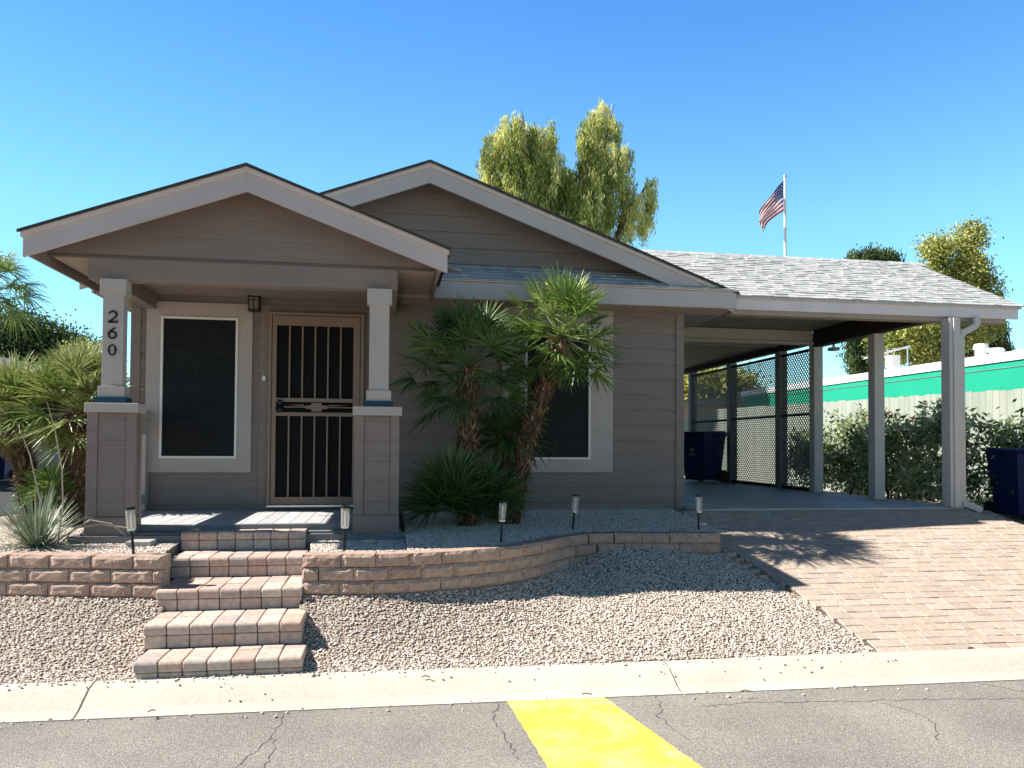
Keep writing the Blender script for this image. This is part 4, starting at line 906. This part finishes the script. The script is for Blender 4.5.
# far neighbour seen through the screens
t = thing('tan_house', 'low tan house with grey roof far behind the carport screens', 'house', (15, 24, -.3))
w = MB(); w.box(12.0, 24, 19, 27, -.3, 2.2); w.build('wall', M['tan'], t)
w = MB(); w.prism([(11.6, 2.2), (24.4, 2.2), (18, 3.1)], 18.6, 27.4); w.build('roof', M['roofgrey'], t)
w = MB(); w.box(14.0, 15.2, 18.97, 18.99, .9, 1.8); w.build('window', M['screen'], t)
t = thing('block_wall', 'pale block wall beyond the carport screens', 'wall', (11.2, 15, -.3)); w = MB(); w.box(8.5, 12.3, 14.9, 15.1, -.3, 1.5); w.build('wall_face', M['fence'], t); w = MB(); w.box(8.5, 12.3, 14.86, 15.14, 1.502, 1.56); w.build('coping', M['concrete'], t)
# left neighbour
t = thing('neighbour_house', 'low house with white roof edge at the far left', 'house', (-9, 9, -.2))
w = MB(); w.box(-20, -6.9, 6.4, 14, -.2, 1.95); w.build('wall', M['tan'], t)
w = MB(); w.box(-20.4, -6.2, 6.0, 14.4, 2.13, 2.30); w.build('roof_edge', M['white'], t, bevel=.01)
w = MB(); w.prism([(-20.3, 2.302), (-6.25, 2.302), (-13, 2.75)], 6.05, 14.3); w.build('roof', M['roofgrey'], t)
w = MB(); w.box(-20.2, -6.4, 6.2, 14.2, 1.952, 2.128); w.build('eave', M['tan'], t)

# ------------------------------------------------------------------ flag
fp = W(785, 178, y=25); t = thing('flagpole', 'tall white flagpole behind the carport roof', 'flagpole', (fp.x, 25, -.2))
w = MB(); w.tube([(fp.x, 25, -.2), (fp.x, 25, fp.z)], [.09, .055], 12); w.build('pole', M['white'], t)
w = MB(); w.tube([(fp.x, 25, fp.z - .03), (fp.x, 25, fp.z + .04), (fp.x, 25, fp.z + .11), (fp.x, 25, fp.z + .15)], [.03, .09, .08, .02], 12); w.build('ball', M['alu'], t)
NU, NVv = 60, 39; me = bpy.data.meshes.new('flag'); Hh, FL = 1.45, 2.35; vs = []
tl = Vector((fp.x - .07, 25, fp.z - .12)); 
for j in range(NVv + 1):
    for i in range(NU + 1):
        s, q = i / NU, j / NVv   # s along fly, q down the hoist
        ax = -s * FL * .53 * (1 + .1 * q) + (.10 * q * s); az = -q * Hh * (1 - .35 * s) - s * FL * .70 * (.75 + .25 * s)
        ay = .16 * math.sin(s * 9 + q * 2.5) * (.2 + s) + .08 * math.sin(q * 7 + s * 5) * s
        vs.append((tl.x + ax + .05 * math.sin(q * 9 + s * 6) * s, tl.y + ay, tl.z + az))
fs = [(j * (NU + 1) + i, (j + 1) * (NU + 1) + i, (j + 1) * (NU + 1) + i + 1, j * (NU + 1) + i + 1) for j in range(NVv) for i in range(NU)]
me.from_pydata(vs, [], fs)
for mm in ('red', 'fwhite', 'navy'): me.materials.append(M[mm])
mi = []
for j in range(NVv):
    for i in range(NU):
        if j < 21 and i < 24: mi.append(1 if (i % 4 == 2 and j % 4 == 2) or (i % 4 == 0 and j % 4 == 0 and i > 0 and j > 0) else 2)
        else: mi.append(0 if (j // 3) % 2 == 0 else 1)
me.polygons.foreach_set('material_index', mi); me.polygons.foreach_set('use_smooth', [True] * len(mi))
o = bpy.data.objects.new('flag', me); C.objects.link(o); tag(o, 'red white and blue stars and stripes flag drooping from the pole', 'flag')

# ------------------------------------------------------------------ light and sky
sc = bpy.context.scene; wd = bpy.data.worlds.new('World'); sc.world = wd; wd.use_nodes = True
N = wd.node_tree.nodes; L = wd.node_tree.links; sk = N.new('ShaderNodeTexSky'); sk.sky_type = 'NISHITA'; sk.sun_disc = False
SD = Vector((-1.06, .165, 1.0)).normalized()      # direction towards the sun
sk.sun_elevation = math.asin(SD.z); sk.sun_rotation = math.atan2(SD.x, SD.y); sk.altitude = 350; sk.air_density = 1.0; sk.dust_density = .15; sk.ozone_density = 1.5
N['Background'].inputs[1].default_value = .14; 
sx_ = N.new('ShaderNodeSeparateXYZ'); wtc = N.new('ShaderNodeTexCoord'); L.new(wtc.outputs['Generated'], sx_.inputs[0])
trp = N.new('ShaderNodeValToRGB'); L.new(sx_.outputs[2], trp.inputs[0]); e = trp.color_ramp.elements   # clear desert sky: paler cyan low, deep blue high; unseen zenith dimmed to deepen shadows
e[0].position = .05; e[0].color = (.57, .82, .82, 1); e[1].position = .75; e[1].color = (.13, .10, .145, 1)
for p_, c_ in ((.27, (.53, .88, .90)), (.50, (.335, .68, .98))): x = e.new(p_); x.color = (*c_, 1)
mxs = N.new('ShaderNodeVectorMath'); mxs.operation = 'MULTIPLY'; L.new(sk.outputs[0], mxs.inputs[0]); L.new(trp.outputs[0], mxs.inputs[1]); 
mry = N.new('ShaderNodeMapRange'); mry.inputs[1].default_value = -.6; mry.inputs[2].default_value = .25; mry.inputs[3].default_value = .56; mry.inputs[4].default_value = 1.0   # unseen sky behind the camera dimmed to darken the shade
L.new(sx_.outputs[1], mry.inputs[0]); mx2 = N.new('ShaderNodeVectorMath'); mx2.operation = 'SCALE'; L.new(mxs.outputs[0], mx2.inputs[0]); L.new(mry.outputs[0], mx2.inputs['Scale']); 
mrx = N.new('ShaderNodeMapRange'); mrx.inputs[1].default_value = -.55; mrx.inputs[2].default_value = .1; mrx.inputs[3].default_value = .80; mrx.inputs[4].default_value = 1.0   # tame the aureole on the sun side
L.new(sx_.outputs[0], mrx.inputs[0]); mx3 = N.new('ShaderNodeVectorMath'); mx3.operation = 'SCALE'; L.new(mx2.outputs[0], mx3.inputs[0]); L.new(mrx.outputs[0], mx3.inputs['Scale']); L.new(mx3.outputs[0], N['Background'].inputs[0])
sl = bpy.data.lights.new('sun', 'SUN'); sl.energy = 5.0; sl.angle = math.radians(.53); sl.color = (1, .95, .87)
so = bpy.data.objects.new('sun', sl); C.objects.link(so); so.rotation_euler = SD.to_track_quat('Z', 'Y').to_euler()
vs_ = sc.view_settings; vs_.view_transform = 'Standard'; vs_.look = 'None'; vs_.gamma = 1; vs_.exposure = 1.12; vs_.use_curve_mapping = False
sc.cycles.max_bounces = 8; sc.cycles.transparent_max_bounces = 16
